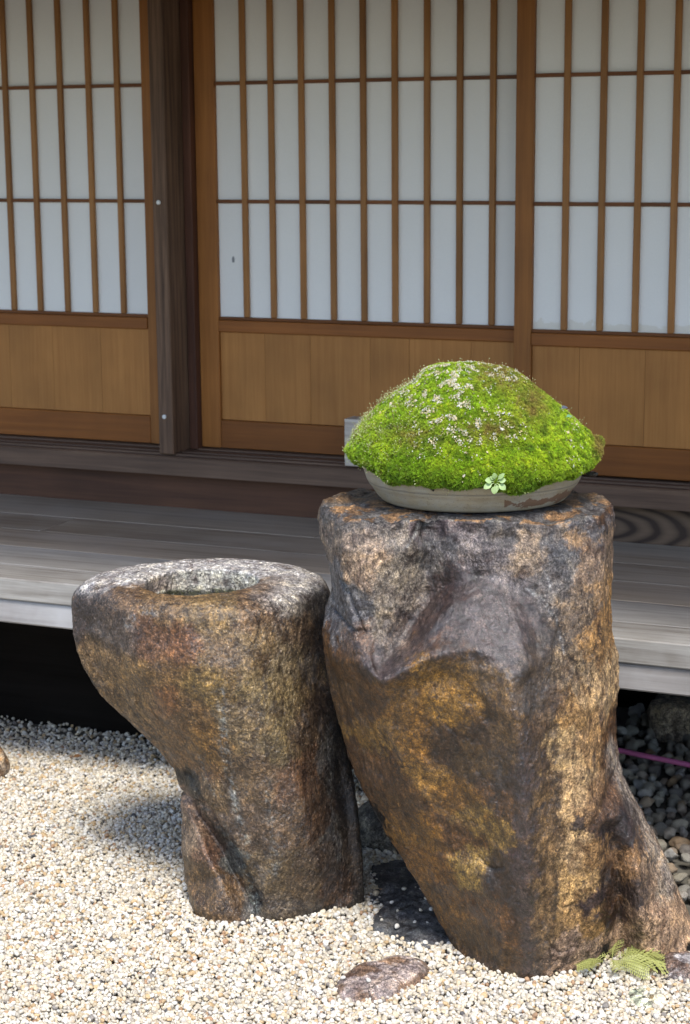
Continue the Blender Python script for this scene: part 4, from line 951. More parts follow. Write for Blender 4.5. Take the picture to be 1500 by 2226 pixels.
def make_gravel():
    s_ = 0.0088
    x0, x1, y0, y1 = -4.1, 0.5, 2.05, 4.74
    parts = []
    for layer, keep, dz in ((0, 1.0, 0.0), (1, 0.62, 0.0042), (2, 0.10, 0.0075)):
        gx = np.arange(x0, x1, s_); gy = np.arange(y0, y1, s_*0.87)
        X, Y = np.meshgrid(gx, gy); X = X+(np.arange(len(gy)) % 2)[:, None]*s_/2+layer*s_*0.33; Y = Y+layer*s_*0.41
        X = (X+rng.normal(0, s_*0.24, X.shape)).ravel(); Y = (Y+rng.normal(0, s_*0.24, Y.shape)).ravel()
        k = rng.random(len(X)) < keep; X, Y = X[k], Y[k]
        parts.append(np.stack([X, Y, dz+rng.normal(0, 0.0012, len(X))], -1))
    P = np.concatenate(parts)
    P = P[(P[:, 1] < 3.80+rng.random(len(P))**2*0.36)]  # gravel thins here so the sheet painted dark for shade shows through
    px, py = proj(P)
    # only where the garden can be seen from here or a step to the side
    k = (px > -900) & (px < 2300) & (py < 2750)
    k &= ~cobble_zone(P[:, 0], P[:, 1]) & ~in_stone(P[:, 0], P[:, 1])
    P = P[k]
    # slate slab and low stones stay mostly clear
    for pts, keepn in (([(800, 1890), (880, 1872), (930, 1900), (985, 1960), (1005, 2045), (950, 2060), (870, 2040), (822, 2025), (842, 1980), (835, 1930)], 0.02), ([(740, 2148), (765, 2125), (805, 2110), (850, 2099), (900, 2096), (925, 2104), (915, 2124), (875, 2145), (845, 2163), (800, 2176), (755, 2172)], 0.015),
                      ([(1428, 2106), (1450, 2094), (1500, 2090), (1560, 2095), (1560, 2125), (1500, 2126), (1450, 2120)], 0.03), ([(1376, 2166), (1390, 2152), (1418, 2150), (1432, 2166), (1424, 2184), (1392, 2186)], 0.12)):
        Q = np.array([on_z(x, y, 0.0)[:2] for x, y in pts]); c = np.zeros(len(P), bool); j = len(Q)-1
        for i in range(len(Q)):
            cond = (Q[i, 1] > P[:, 1]) != (Q[j, 1] > P[:, 1])
            xi = (Q[j, 0]-Q[i, 0])*(P[:, 1]-Q[i, 1])/(Q[j, 1]-Q[i, 1]+1e-12)+Q[i, 0]
            c ^= cond & (P[:, 0] < xi); j = i
        keep = ~c | (rng.random(len(P)) < keepn)
        P[c, 2] += 0.018
        P = P[keep]
    P[:, 2] += ground_z(P[:, 0], P[:, 1])
    uu = P[:, 0]*RH[0]+P[:, 1]*RH[1]; vv = P[:, 0]*VH[0]+P[:, 1]*VH[1]
    for GG, DD in ((Gt, Dt), (Gb, Db)):
        lo, hi = GG[60, :, 0].min(), GG[60, :, 0].max()
        du_ = np.clip(np.maximum(lo-uu, uu-hi), 0, None); dv_ = np.clip(np.abs(DD(np.clip(uu, lo, hi), np.full_like(uu, 0.01))-vv), 0, None)
        P[:, 2] += 0.011*np.exp(-(np.hypot(du_, dv_)/0.035)**2)*(vv < 3.5)
    # pile gently against the stones
    n = len(P); print('gravel', n)
    base = 0.0105*np.exp(rng.normal(0, 0.20, n)); 
    u = P[:, 0]*RH[0]+P[:, 1]*RH[1]
    scl = base[:, None]*rng.uniform(0.85, 1.12, (n, 3))
    rot = rng.uniform(0, 2*math.pi, (n, 3)); rot[:, :2] = rng.normal(0, 0.6, (n, 2))
    o = scatter('gravel', P, rot, scl, gravel_colors(n), [pebble_proto(100+i, 1 if i > 5 else 2) for i in range(6)], M['gravel'])
    tag(o, 'pale cream gravel of small pebbles spread around both big stones')
make_gravel()

# ---- big cobbles
t = NT('cobble_stone')
oi = t.new('ShaderNodeObjectInfo')
v = t.coord((1, 1, 1)); nn = t.noise(v, 60, 5, 0.7); n2 = t.noise(v, 300, 3, 0.7)
cb = t.ramp(oi.outputs['Random'], [(0.0, (0.22, 0.20, 0.17)), (0.25, (0.32, 0.28, 0.21)), (0.45, (0.38, 0.35, 0.29)), (0.6, (0.17, 0.16, 0.15)), (0.75, (0.34, 0.23, 0.13)), (0.88, (0.46, 0.45, 0.42)), (1.0, (0.26, 0.25, 0.21))])
cb = t.mix(1.0, cb, t.ramp(nn, [(0.3, 0.55), (0.7, 1.35)]), 'MULTIPLY'); cb = t.mix(1.0, cb, t.ramp(n2, [(0.35, 0.65), (0.65, 1.3)]), 'MULTIPLY')
M['cobble'] = t.done(cb, 0.6, t.bump(n2, 0.001, 0.8, t.bump(nn, 0.004, 0.8)), 0.4)
t = NT('cobble_fill'); ai = t.new('ShaderNodeAttribute', attribute_name='icol'); ai.attribute_type = 'INSTANCER'
nn = t.noise(t.coord((1, 1, 1), rnd=False), 3, 5, 0.7)
M['cobble_fill'] = t.done(t.mix(1.0, ai.outputs[0], t.ramp(nn, [(0.3, 0.6), (0.7, 1.3)]), 'MULTIPLY'), 0.6, t.bump(nn, 0.15, 0.5), 0.4)
cps = [pebble_proto(300+i, 3, 1.0) for i in range(8)]
def make_cobbles():
    cand = []
    X = rng.uniform(-1.22, 0.5, 9000); Y = rng.uniform(3.05, 4.72, 9000)
    k = cobble_zone(X, Y); X, Y = X[k], Y[k]
    R_ = rng.uniform(0.022, 0.042, len(X))
    pts = []; grid = {}
    for x, y, r in zip(X, Y, R_):
        gx, gy = int(x/0.05), int(y/0.05); ok = True
        for i in (-1, 0, 1):
            for j in (-1, 0, 1):
                for (a, b, c_) in grid.get((gx+i, gy+j), ()):
                    if (a-x)**2+(b-y)**2 < (0.40*(r+c_))**2: ok = False
        if ok: grid.setdefault((gx, gy), []).append((x, y, r)); pts.append((x, y, r))
    P = np.array(pts); z = 0.012+rng.normal(0, 0.004, len(P))
    W = np.stack([P[:, 0], P[:, 1], z], -1); px, py = proj(W)
    vis = (px > 1325) & (px < 1515) & (py > 1555) & (py < 2010) & (px > 1325+(py-1640)*0.42)
    iv = np.where(vis)[0]; print('cobbles', len(P), len(iv))
    iv = iv[np.argsort(-py[iv])][:295]
    for i in iv:
        me = cps[rng.integers(0, 8)]
        o = obj('cobble', me, M['cobble'], None, (P[i, 0], P[i, 1], z[i]))
        o.scale = (P[i, 2],)*3; o.rotation_euler = (rng.normal(0, .5), rng.normal(0, .5), rng.uniform(0, 6.28))
        tag(o, 'rounded grey or brown cobble in the shady strip right of the standing stone', 'cobble', 'cobbles in the shady strip beside the veranda')
    rest = np.setdiff1d(np.arange(len(P)), iv); n = len(rest)
    pal = np.array([(0.22, 0.22, 0.21), (0.34, 0.32, 0.28), (0.42, 0.41, 0.39), (0.17, 0.17, 0.18), (0.36, 0.27, 0.17)])
    rot = np.stack([rng.normal(0, .5, n), rng.normal(0, .5, n), rng.uniform(0, 6.28, n)], -1)
    o = scatter('cobble_bed', W[rest], rot, np.repeat(P[rest, 2:3], 3, 1), pal[rng.integers(0, 5, n)], [c.copy() for c in cps], M['cobble_fill'])
    tag(o, 'rest of the grey cobble strip running on under the veranda edge')
make_cobbles()
# dark soil under the cobbles; left quad paints the veranda's shade dark
t = NT('dark_earth_shade'); nn = t.noise(t.coord((1, 1, 1), rnd=False), 50, 4, 0.6)
M['earth_shade'] = t.done(t.mix(nn, (0.06, 0.055, 0.045), (0.13, 0.12, 0.10)), 0.9, t.bump(nn, 0.004, 1.0), 0.2)
oe = obj('earth_shade_strip', mesh_np('earth_shade_strip', [(-1.18, 3.25, -0.006), (0.9, 3.1, -0.006), (0.9, 4.76, -0.006), (-1.18, 4.76, -0.006), (-4.5, 3.79, -0.003), (-1.18, 3.79, -0.003), (-4.5, 4.76, -0.006)], [(0, 1, 2, 3), (4, 5, 3, 6)]), M['earth_shade']); tag(oe, kind='structure')

# ---- hose
def tube(name, pts, r, mat, n=10):
    P = np.array(pts, float)
    t_ = np.linspace(0, 1, len(P)); tt = np.linspace(0, 1, 60)
    Q = np.stack([np.interp(tt, t_, P[:, i]) for i in range(3)], -1)
    for _ in range(6): Q[1:-1] = (Q[:-2]+2*Q[1:-1]+Q[2:])/4
    T_ = np.gradient(Q, axis=0); T_ /= np.linalg.norm(T_, axis=1)[:, None]
    A_ = np.cross(T_, [0, 0, 1.0]); A_ /= np.linalg.norm(A_, axis=1)[:, None]; B_ = np.cross(T_, A_)
    a = np.linspace(0, 2*math.pi, n, endpoint=False)
    V = Q[:, None]+r*(np.cos(a)[None, :, None]*A_[:, None]+np.sin(a)[None, :, None]*B_[:, None])
    idx = np.arange(60*n).reshape(60, n); nx = np.roll(idx, -1, 1)
    F = np.stack([idx[:-1], nx[:-1], nx[1:], idx[1:]], -1).reshape(-1, 4)
    return obj(name, mesh_np(name, V.reshape(-1, 3), F, True), mat)
t = NT('hose_plastic'); M['hose'] = t.done((0.50, 0.13, 0.30), 0.4, None, 0.5)
h = [on_z(x, y, 0.040) for x, y in ((1180, 1600), (1300, 1622), (1350, 1632), (1400, 1643), (1460, 1655), (1500, 1663), (1620, 1690), (1800, 1725))]
ho = tube('hose', h, 0.0066, M['hose'], 12); tag(ho, 'thin purple hose lying across the cobbles under the veranda', 'hose')

# ------------------------------------------------------------------ dish of moss
PC = on_v(1028, 1072, 3.385)                                # centre of the dish foot
PU, PV, PZ = PC[0], 3.385, 0.8545
pc = uvz(PU, PV, PZ)
dish = empty('moss_dish', pc); tag(dish, 'shallow grey clay dish heaped with bright green moss on the tall stone', 'planter')
t = NT('dish_clay')
v = t.coord((1, 1, 1), rnd=False); vs_ = t.coord((0.15, 0.15, 1), rnd=False)
n1 = t.noise(vs_, 160, 4, 0.6); n2 = t.noise(v, 30, 5, 0.65); n3 = t.noise(v, 300, 3, 0.6)
c = t.mix(n1, (0.25, 0.20, 0.13), (0.46, 0.39, 0.27))
c = t.mix(t.ramp(n2, [(0.40, 0.0), (0.62, 0.8)]), c, (0.38, 0.345, 0.28))
tcn = t.new('ShaderNodeTexCoord'); sx = t.new('ShaderNodeSeparateXYZ'); t.l.new(tcn.outputs['Object'], sx.inputs[0])
zz = t.math('ADD', t.math('ABSOLUTE', t.math('SUBTRACT', sx.outputs[2], 0.016)), t.math('MULTIPLY', t.math('SUBTRACT', n2, 0.5), 0.05))
uu = t.math('ADD', t.math('MULTIPLY', sx.outputs[0], float(RH[0])), t.math('MULTIPLY', sx.outputs[1], float(RH[1])))
f = t.math('MULTIPLY', t.math('LESS_THAN', zz, 0.0055), t.math('GREATER_THAN', uu, 0.045))
c = t.mix(t.math('MULTIPLY', f, 0.8), c, (0.16, 0.075, 0.04))
c = t.mix(t.ramp(n3, [(0.60, 0.0), (0.70, 0.6)]), c, (0.10, 0.08, 0.06))
band = t.math('LESS_THAN', t.math('ABSOLUTE', t.math('SUBTRACT', sx.outputs[2], t.math('ADD', 0.034, t.math('MULTIPLY', n2, 0.004)))), 0.0016)
c = t.mix(t.math('MULTIPLY', band, 0.5), c, (0.13, 0.12, 0.10))
M['clay'] = t.done(c, 0.6, t.bump(n3, 0.0006, 0.5, t.bump(n1, 0.0012, 0.6)), 0.4)
pr = [(0.001, 0.004), (0.158, 0.003), (0.166, 0.000), (0.172, 0.003), (0.180, 0.012), (0.189, 0.026), (0.194, 0.032), (0.198, 0.040), (0.203, 0.056), (0.207, 0.062), (0.207, 0.066), (0.200, 0.067), (0.196, 0.062), (0.001, 0.060)]
pr2 = []
for a_, b_ in zip(pr[:-1], pr[1:]):
    for k in range(4): pr2.append((a_[0]+(b_[0]-a_[0])*k/4, a_[1]+(b_[1]-a_[1])*k/4))
pr2.append(pr[-1]); nA = 160
ELL = 0.86                                                   # the dish is slightly oval, longer along the stone
V = []
for (r, z) in pr2:
    for k in range(nA):
        a = 2*math.pi*k/nA; wv = 1+0.006*math.sin(3*a+1)+0.004*math.sin(5*a)
        q = r*wv*math.cos(a)*RH+r*ELL*wv*math.sin(a)*VH; V.append((q[0], q[1], z))
idx = np.arange(len(pr2)*nA).reshape(len(pr2), nA); nx = np.roll(idx, -1, 1)
F = np.stack([idx[:-1], nx[:-1], nx[1:], idx[1:]], -1).reshape(-1, 4)
obj('dish_bowl', mesh_np('dish_bowl', V, F, True), M['clay'], dish)

# moss mound: outline read as height above the dish rim
px2m = 3.385/math.cos(0.18)/FPX*1.03
def dome_h(ru, rv, base=0.0):
    pass
# front silhouette of the mound (px): left to right
sil = [(757, 1000), (770, 962), (795, 920), (835, 878), (872, 850), (905, 830), (926, 806), (955, 796), (1000, 793), (1055, 796), (1104, 804), (1132, 820), (1156, 838), (1180, 856), (1213, 884), (1246, 915), (1276, 945), (1292, 965), (1303, 990)]
SP = np.array([on_v(x, y, 3.385) for x, y in sil]); su = SP[:, 0]-PU; sz = SP[:, 2]-PZ
ZR = 0.064
def mound(nA=260, nR=150):
    V = []; 
    ws = np.linspace(0, 1, nR)
    A = np.linspace(0, 2*math.pi, nA, endpoint=False)
    uLm, uRm = su[0], su[-1]; uc = (uLm+uRm)/2+0.0; hu = (uRm-uLm)/2
    apex = 0.0
    G = np.zeros((nR, nA, 3))
    # edge droops over the dish: lower in front
    edge_z = ZR+0.004+0.003*np.sin(3*A+1)+0.004*np.sin(7*A+2)-0.010*np.clip(-np.sin(A), 0, 1)+0.016*np.abs(np.cos(A))**4
    for i, w in enumerate(ws):
        if w < 0.14:                                         # lip curling under
            q = w/0.14; rr = 0.86+0.14*math.sin(q*math.pi/2); z_off = 0.020*(1-math.cos(q*math.pi/2))
            u = uc+hu*rr*np.cos(A); v = 0.205*rr*np.sin(A)
            z = edge_z-0.004+z_off
        else:
            q = (w-0.14)/0.86; rr = 1-q
            u = uc+hu*rr*np.cos(A); v = 0.205*rr*np.sin(A)
            # ridge height at this u from the outline, falling off with depth
            hz = np.interp(u, su, sz)
            lim = np.sqrt(np.clip(1-((u-uc)/hu)**2, 1e-6, 1))*0.205
            t_ = np.clip(np.abs(v)/np.maximum(lim, 1e-4), 0, 1)
            prof = (1-t_**2.0)**0.62
            z0_ = edge_z+0.016
            z = z0_+(np.maximum(hz, z0_)-z0_)*prof
        G[i, :, 0] = u; G[i, :, 1] = v; G[i, :, 2] = z
    return G, A
Gm, Am = mound()
Wm = Gm[..., 0:1]*RH+Gm[..., 1:2]*VH; Wm[..., 2] = Gm[..., 2]
du = np.roll(Wm, -1, 1)-np.roll(Wm, 1, 1); dz_ = np.gradient(Wm, axis=0); Nm = np.cross(du, dz_); Nm /= np.maximum(np.linalg.norm(Nm, axis=-1, keepdims=True), 1e-9)
lum = 0.009*fbm(Wm, 18, 3, off=4)+0.008*(0.4-np.abs(fbm(Wm, 38, 2, off=8)))
lowf = np.clip(1-(Gm[..., 2]-ZR)/0.10, 0, 1)
Wm = Wm+Nm*(lum*(0.6+1.3*lowf))[..., None]
def moss_color(P, u, z, front):
    """green, yellow green, rusty and bleached patches"""
    n1 = fbm(P, 26, 4, off=11); n2 = fbm(P, 70, 3, off=23)
    c = np.empty(P.shape)
    g1 = np.array([0.27, 0.43, 0.022]); g2 = np.array([0.50, 0.66, 0.04]); g3 = np.array([0.075, 0.17, 0.018])
    a = np.clip(0.5+1.6*n1+(u)*1.3, 0, 1)[..., None]
    c = g1*(1-a)+g2*a
    d = np.clip(-n2*3-0.15, 0, 1)[..., None]*0.7; c = c*(1-d)+g3*d
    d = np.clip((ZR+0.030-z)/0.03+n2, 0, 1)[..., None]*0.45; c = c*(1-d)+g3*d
    # rusty patches
    for (uu, zz_, ru_, rz_, s_) in ((0.045, 0.235, .05, .025, .55), (0.10, 0.19, .035, .03, .6), (-0.115, 0.135, .05, .02, .35), (0.222, 0.10, .012, .02, 1.1), (0.02, 0.15, .05, .02, .5)):
        q = np.exp(-((u-uu)/ru_)**2-((z-zz_)/rz_)**2)*s_; q = np.clip(q*1.3+n2*0.8*(q > 0.2), 0, 0.85)[..., None]
        c = c*(1-q)+np.array([0.30, 0.20, 0.07])*q
    return c, n1, n2
cm, _, _ = moss_color(Wm, Gm[..., 0], Gm[..., 2], None)
t = NT('moss_base'); at = t.new('ShaderNodeAttribute', attribute_name='col')
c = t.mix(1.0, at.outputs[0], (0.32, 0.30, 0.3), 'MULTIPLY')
M['moss_base'] = t.done(c, 0.9, t.bump(t.noise(t.coord((1, 1, 1), rnd=False), 400, 3, 0.7), 0.003, 1.0), 0.1)
nr, na = Wm.shape[:2]; idx = np.arange(nr*na).reshape(nr, na); nx = np.roll(idx, -1, 1)
F = np.stack([idx[:-1], nx[:-1], nx[1:], idx[1:]], -1).reshape(-1, 4)
cc = np.ones((nr*na, 4)); cc[:, :3] = cm.reshape(-1, 3)
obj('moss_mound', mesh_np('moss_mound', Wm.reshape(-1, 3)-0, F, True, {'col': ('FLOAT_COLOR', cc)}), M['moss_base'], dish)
# tufts
def tuft_proto(seed, nl=9, L=1.0, wd=0.16):
    r = np.random.default_rng(seed); V = []; F = []
    for i in range(nl):
        a = 2*math.pi*i/nl+r.uniform(-.3, .3); el = r.uniform(0.35, 1.25); l = L*r.uniform(0.7, 1.1)
        d = np.array([math.cos(a)*math.cos(el), math.sin(a)*math.cos(el), math.sin(el)]); s_ = np.cross(d, [0, 0, 1.0]); s_ /= np.linalg.norm(s_)
        b = np.array([0, 0, -0.15]); m_ = b+d*l*0.55+np.array([0, 0, 0.04]); e = b+d*l-np.array([0, 0, 0.06*l])
        k = len(V); V += [b, m_-s_*wd*l*0.5, e, m_+s_*wd*l*0.5]; F += [(k, k+1, k+2, k+3)]
    return mesh_np('moss_tuft_shape', V, F, False)
t = NT('moss_leaf'); ai = t.new('ShaderNodeAttribute', attribute_name='icol'); ai.attribute_type = 'INSTANCER'
tr_ = t.new('ShaderNodeBsdfTranslucent'); t.l.new(ai.outputs[0], tr_.inputs[0])
t.done(ai.outputs[0], 0.5, None, 0.35)
mxs = t.new('ShaderNodeMixShader'); mxs.inputs[0].default_value = 0.35; t.l.new(t.b.outputs[0], mxs.inputs[1]); t.l.new(tr_.outputs[0], mxs.inputs[2])
t.l.new(mxs.outputs[0], t.n['Material Output'].inputs[0]); M['moss'] = t.m
tri_a = np.linalg.norm(np.cross(Wm[1:, :]-Wm[:-1, :], (np.roll(Wm, -1, 1)-Wm)[:-1]), axis=-1)
prob = tri_a.ravel()/tri_a.sum()
def sample_m(n, wfun=None):
    p = prob.copy()
    if wfun is not None: 
        p = p*wfun(Gm[:-1, :, 0], Gm[:-1, :, 1], Gm[:-1, :, 2]).ravel(); p /= p.sum()
    k = rng.choice(len(p), n, p=p); i, j = k//na, k % na; a, b = rng.random(n)[:, None], rng.random(n)[:, None]
    j2 = (j+1) % na
    P = (Wm[i, j]*(1-a)+Wm[i+1, j]*a)*(1-b)+(Wm[i, j2]*(1-a)+Wm[i+1, j2]*a)*b
    return P, Nm[i, j], Gm[i, j]
def eul(N, tilt=0.35):
    D = N*0.75+np.array([0, 0, 0.5])+rng.normal(0, tilt, N.shape); D /= np.linalg.norm(D, axis=1)[:, None]
    rx = np.arccos(np.clip(D[:, 2], -1, 1)); rz = np.arctan2(D[:, 1], D[:, 0])
    # rotate Z axis onto D: Ry(rx) then Rz(rz)
    return np.stack([np.zeros(len(N)), rx, rz], -1)
nt = 46000
P, N_, g = sample_m(nt)
c, n1, n2 = moss_color(P, g[:, 0], g[:, 2], None); c = np.clip(c*np.exp(rng.normal(0.02, 0.26, (nt, 1)))*1.0, 0.01, 0.8)
o = scatter('moss', P+N_*0.0006, eul(N_, 0.28), (0.0043*np.exp(rng.normal(0, .18, nt)))[:, None]*np.ones((1, 3)), c, [tuft_proto(i) for i in range(6)], M['moss'], 'stuff', dish)
# bleached crust and dry tips
def wl_(u, v, z):
    w = np.zeros_like(u)
    for (uu, zz_, ru_, rz_, s_) in ((-0.055, 0.235, .055, .04, 1), (-0.09, 0.205, .05, .03, .7), (-0.03, 0.17, .05, .022, 1.0), (-0.02, 0.135, .03, .03, .9), (0.035, 0.150, .03, .018, .6), (-0.09, 0.13, .03, .02, .35), (0.06, 0.24, .06, .02, .5), (0.17, 0.11, .02, .03, .2)):
        w += s_*np.exp(-((u-uu)/ru_)**2-((z-zz_)/rz_)**2)
    n = fbm(np.stack([u, v, z], -1), 60, 3, off=40)
    return w*(v < 0.05)*np.clip(-0.1+4.0*n, 0.01, 1.5)+1e-4
def nub_proto(seed):
    bm = bmesh.new(); bmesh.ops.create_icosphere(bm, subdivisions=1, radius=0.5)
    V = np.array([v.co[:] for v in bm.verts]); F = [[v.index for v in f.verts] for f in bm.faces]; bm.free()
    V = V*(1+0.7*fbm(V+seed, 2.5, 2)[:, None])*np.array([1, .8, .6]); return mesh_np('lichen_shape', V, F, False)
nl = 3600
P, N_, g = sample_m(nl, wl_)
pal = np.array([(0.55, 0.54, 0.42), (0.58, 0.50, 0.32), (0.44, 0.40, 0.28), (0.50, 0.42, 0.20), (0.62, 0.62, 0.56)])
scatter('bleached_tips', P+N_*0.0028, eul(N_, 0.6), (0.0027*np.exp(rng.normal(0, .35, nl)))[:, None]*np.ones((1, 3)), pal[rng.integers(0, 5, nl)], [nub_proto(i) for i in range(4)]+[tuft_proto(50+i, 6, 1.1, .22) for i in range(2)], M['gravel'], 'stuff', dish)
# sporophyte stalks with pale capsules
def spore_proto(seed):
    r = np.random.default_rng(seed); V = []; F = []
    b = r.uniform(-.12, .12, 2); top = np.array([b[0], b[1], 1.0])
    for k, (dx, dy) in enumerate(((.018, 0), (-.009, .016), (-.009, -.016))):
        V += [(dx, dy, 0), (top[0]+dx, top[1]+dy, 1.0)]
    F += [(0, 1, 3, 2), (2, 3, 5, 4), (4, 5, 1, 0)]
    me = mesh_np('spore_stalk_shape', V, F, False)
    return me
def caps_proto(seed):
    bm = bmesh.new(); bmesh.ops.create_icosphere(bm, subdivisions=1, radius=0.5); V = np.array([v.co[:] for v in bm.verts])*np.array([.6, .6, 1.2]); F = [[v.index for v in f.verts] for f in bm.faces]; bm.free()
    return mesh_np('spore_capsule_shape', V, F, True)
def ws_(u, v, z):
    w = np.exp(-((u+0.20)/0.08)**2)*np.exp(-((z-0.14)/0.06)**2)*1.0+0.45*np.exp(-((u+0.13)/.07)**2)*np.exp(-((z-0.18)/.05)**2)+0.06*np.exp(-((u-0.17)/.05)**2)*(z > 0.12)+0.03
    return w*(np.clip(0.4+2.5*fbm(np.stack([u, v, z], -1), 40, 2, off=60), 0.1, 2))
ns = 1500
P, N_, g = sample_m(ns, ws_)
e = eul(N_, 0.22); hh = 0.0085*np.exp(rng.normal(0, .3, ns))
D = np.stack([np.sin(e[:, 1])*np.cos(e[:, 2]), np.sin(e[:, 1])*np.sin(e[:, 2]), np.cos(e[:, 1])], -1)
scatter('spore_stalks', P, e, hh[:, None]*np.array([[1.1, 1.1, 1]]), np.tile((0.30, 0.22, 0.08), (ns, 1)), [spore_proto(i) for i in range(3)], M['gravel'], 'stuff', dish)
scatter('spore_capsules', P+D*hh[:, None], e, (0.0018*np.exp(rng.normal(0, .2, ns)))[:, None]*np.ones((1, 3)), np.tile((0.55, 0.60, 0.30), (ns, 1))*rng.uniform(.7, 1.2, (ns, 1)), [caps_proto(0)], M['gravel'], 'stuff', dish)
# dark soil and roots hanging over the rim
def soil(px_, py_, s_, nm='soil_clump'):
    q = on_v(px_, py_, 3.385-0.205*0.93); w = uvz(q[0], 3.385-math.sqrt(max(0.0, 1-((q[0]-PU)/0.207)**2))*0.207*ELL-0.004, q[2]); 
    bm = bmesh.new(); bmesh.ops.create_icosphere(bm, subdivisions=3, radius=1.0)
    V = np.array([v.co[:] for v in bm.verts]); F = [[v.index for v in f.verts] for f in bm.faces]; bm.free()
    V = V*(1+0.9*fbm(V+px_, 1.6, 3)[:, None])*np.array(s_)
    o = obj(nm, mesh_np(nm, V, F, True), M['soil'], dish, Vector(w)-Vector(pc)); return o
t = NT('wet_soil'); nn = t.noise(t.coord(), 200, 4, 0.7); M['soil'] = t.done(t.mix(nn, (0.006, 0.005, 0.004), (0.04, 0.032, 0.02)), 0.35, t.bump(nn, 0.003, 1.0), 0.5)
for (x, y, s_) in ((938, 1052, (.009, .006, .011)), (941, 1063, (.005, .004, .007)), (1136, 1060, (.010, .007, .009)), (1140, 1070, (.007, .005, .006)), (972, 1053, (.008, .005, .005)), (985, 1058, (.008, .005, .005)), (1078, 1062, (.010, .006, .005)), (1225, 1043, (.014, .006, .005)), (1245, 1035, (.012, .006, .006)), (1040, 1058, (.012, .006, .004))):
    soil(x, y, s_)
for (x, y, s_) in ((1280, 1000, (.006, .005, .014)), (1286, 1030, (.012, .006, .005))):
    w = uvz(on_v(x, y, 3.36)[0], 3.36, on_v(x, y, 3.36)[2])
    bm = bmesh.new(); bmesh.ops.create_icosphere(bm, subdivisions=2, radius=1.0); V = np.array([v.co[:] for v in bm.verts]); F = [[v.index for v in f.verts] for f in bm.faces]; bm.free()
    V = V*(1+0.8*fbm(V+x, 1.8, 3)[:, None])*np.array(s_); obj('soil_clump', mesh_np('soil_clump', V, F, True), M['soil'], dish, Vector(w)-Vector(pc))

# ---- leaves
def leaf_me(name, L, Wd, curl=0.25, n=10, lobes=0.0):
    V = []; F = []
    for i in range(n+1):
        s_ = i/n; w = Wd*0.5*(0.10 if s_ < 0.30 else max(0.02, math.sin(math.pi*((s_-0.28)/0.72)**0.85))**0.6) if s_ < 1 else Wd*0.02
        w *= 1+lobes*math.sin(s_*14)
        z = curl*L*(s_-s_*s_*1.3)
        V += [(s_*L, -w, z+w*0.25), (s_*L, 0, z), (s_*L, w, z+w*0.25)]
    for i in range(n):
        for k in (0, 1):
            a = i*3+k; F.append((a, a+1, a+4, a+3))
    return mesh_np(name, V, F, True)
def leaf_mat(name, c1, c2):
    t = NT(name); nn = t.noise(t.coord(), 120, 3, 0.6); c = t.mix(nn, c1, c2); t.done(c, 0.45, None, 0.4)
    tr = t.new('ShaderNodeBsdfTranslucent'); t.l.new(c, tr.inputs[0]); mx = t.new('ShaderNodeMixShader'); mx.inputs[0].default_value = 0.3
    t.l.new(t.b.outputs[0], mx.inputs[1]); t.l.new(tr.outputs[0], mx.inputs[2]); t.l.new(mx.outputs[0], t.n['Material Output'].inputs[0]); return t.m
M['seedling'] = leaf_mat('pale_leaf', (0.42, 0.52, 0.30), (0.30, 0.46, 0.12)); M['fern'] = leaf_mat('fern_leaf', (0.46, 0.46, 0.17), (0.24, 0.27, 0.07))
q = on_v(1077, 1048, 3.178); cs = uvz(q[0], 3.178, q[2])
sdl = empty('seedling', cs); tag(sdl, 'tiny pale green leafy rosette sprouting from the front edge of the moss', 'seedling')
fr = Matrix(((RH[0], 0, VH[0]), (RH[1], 0, VH[1]), (0, 1, 0)))   # local x=right, y=up, -z=towards the garden
for k, (a, L, w) in enumerate([(100, .015, .0095), (165, .0165, .012), (205, .021, .011), (262, .018, .012), (325, .019, .012), (15, .016, .011), (48, .020, .008), (130, .012, .006), (290, .012, .006)]):
    me = leaf_me('leaf', L, w, 0.2)
    o = obj('leaf', me, M['seedling'], sdl)
    a_ = math.radians(a); ex = RH*math.cos(a_)+np.array([0, 0, 1])*math.sin(a_)-VH*0.30; ex /= np.linalg.norm(ex)
    nz = -VH*0.8+np.array([0, 0, 0.5]); ey = np.cross(nz, ex); ey /= np.linalg.norm(ey); nz = np.cross(ex, ey)
    o.matrix_local = Matrix(((ex[0], ey[0], nz[0], ex[0]*0.003), (ex[1], ey[1], nz[1], ex[1]*0.003), (ex[2], ey[2], nz[2], ex[2]*0.003), (0, 0, 0, 1)))
# purplish and green leaf bits on the right of the moss
t = NT('dark_leaf'); M['dleaf'] = t.done((0.07, 0.08, 0.11), 0.5); t = NT('teal_leaf'); M['tleaf'] = t.done((0.12, 0.26, 0.13), 0.5)
t = NT('dead_leaf'); M['dead'] = t.done((0.16, 0.07, 0.02), 0.7)
def loose(name, x, y, v_, L, w, mat, label, cat, z=None, yaw=0.5):
    P = uvz(*[on_v(x, y, v_)[0], v_, on_v(x, y, v_)[2]]) if z is None else on_z(x, y, z)
    o = obj(name, leaf_me(name, L, w, 0.35), mat, None, P); o.rotation_euler = (0.4, -0.25, yaw); tag(o, label, cat); return o
loose('fallen_leaf', 1216, 890, 3.33, .016, .011, M['dleaf'], 'tiny dark bluish leaf on the right slope of the moss', 'leaf')
loose('fallen_leaf', 1228, 908, 3.30, .013, .009, M['tleaf'], 'tiny teal green leaf just below a dark one on the moss', 'leaf')
loose('fallen_leaf', 155, 1648, 0, .026, .012, M['dead'], 'small rusty dead leaf on the gravel where the veranda shadow begins', 'leaf', z=0.014)

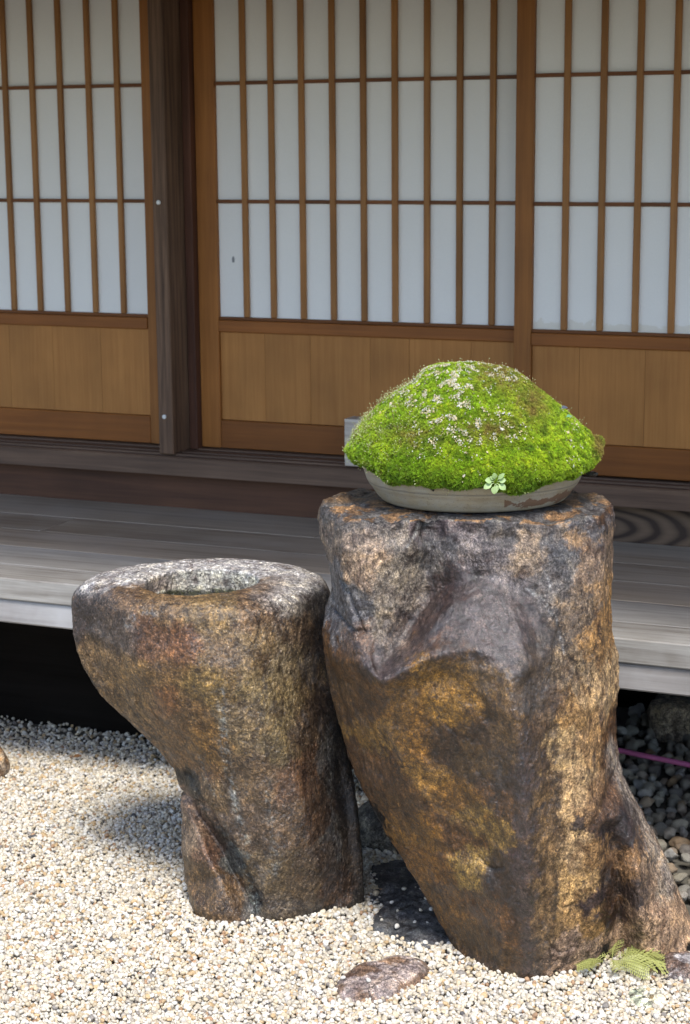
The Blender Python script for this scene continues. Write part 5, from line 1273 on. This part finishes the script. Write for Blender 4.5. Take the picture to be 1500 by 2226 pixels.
# ---- fern
fc = on_z(1330, 2086, 0.02)
fern = empty('fern', fc); tag(fern, 'small pale yellowish green fern at the foot of the standing stone', 'fern')
def frond(L, droop, npair=15, wmax=0.40):
    V = []; F = []
    def rachis(s_): return np.array([s_*L, 0, L*(0.55*s_-droop*s_*s_)])
    for i in range(npair):
        s_ = 0.12+0.88*i/npair; c0 = rachis(s_); tn = rachis(s_+0.01)-c0; tn /= np.linalg.norm(tn)
        pl = L*wmax*math.sin(math.pi*(0.22+0.75*(1-s_)))*1.0
        for sd_ in (-1, 1):
            d = tn*0.55+np.array([0, sd_, 0])*0.9+np.array([0, 0, -0.1+rng.normal(0, .08)]); d /= np.linalg.norm(d)
            pr_ = np.cross(d, [0, 0, 1.0]); pr_ /= np.linalg.norm(pr_)
            m_ = 4
            for j in range(m_):
                b = c0+d*pl*(j/m_); e_ = c0+d*pl*((j+1.15)/m_); w = pl*0.11*(1-j/m_*0.6)
                k = len(V); V += [b-pr_*w*.25, (b+e_)/2-pr_*w+np.array([0, 0, .0006]), e_, (b+e_)/2+pr_*w+np.array([0, 0, .0006])]; F.append((k, k+1, k+2, k+3))
    # stem
    for i in range(10):
        a, b = rachis(i/10), rachis((i+1)/10); k = len(V); w = 0.0005
        V += [a+[0, -w, 0], b+[0, -w, 0], b+[0, w, 0], a+[0, w, 0]]; F.append((k, k+1, k+2, k+3))
    return mesh_np('frond', V, F, False)
for a, L, dr, dxy in ((168, .085, .45, (0, 0)), (110, .065, .25, (-.01, 0.004)), (15, .080, .62, (.004, 0)), (-8, .092, .60, (.01, -.004)), (-35, .070, .55, (.006, -.006)), (200, .062, .5, (-.012, -.01)), (70, .05, .2, (.0, .0)), (-80, .045, .5, (0, -.004)), (140, .07, .4, (-.02, .01)), (40, .07, .5, (.02, 0)), (150, .06, .3, (-.03, .006)), (100, .075, .15, (-.02, .012)), (95, .06, .1, (-.005, .012)), (0, .06, .4, (.03, .0)), (180, .07, .6, (-.03, -.004)), (-140, .05, .5, (-.015, -.01))):
    me = frond(L, dr); o = obj('frond', me, M['fern'], fern, RH*dxy[0]+VH*dxy[1]); o.rotation_euler = (rng.normal(0, .2), 0, math.radians(a)+YAW)
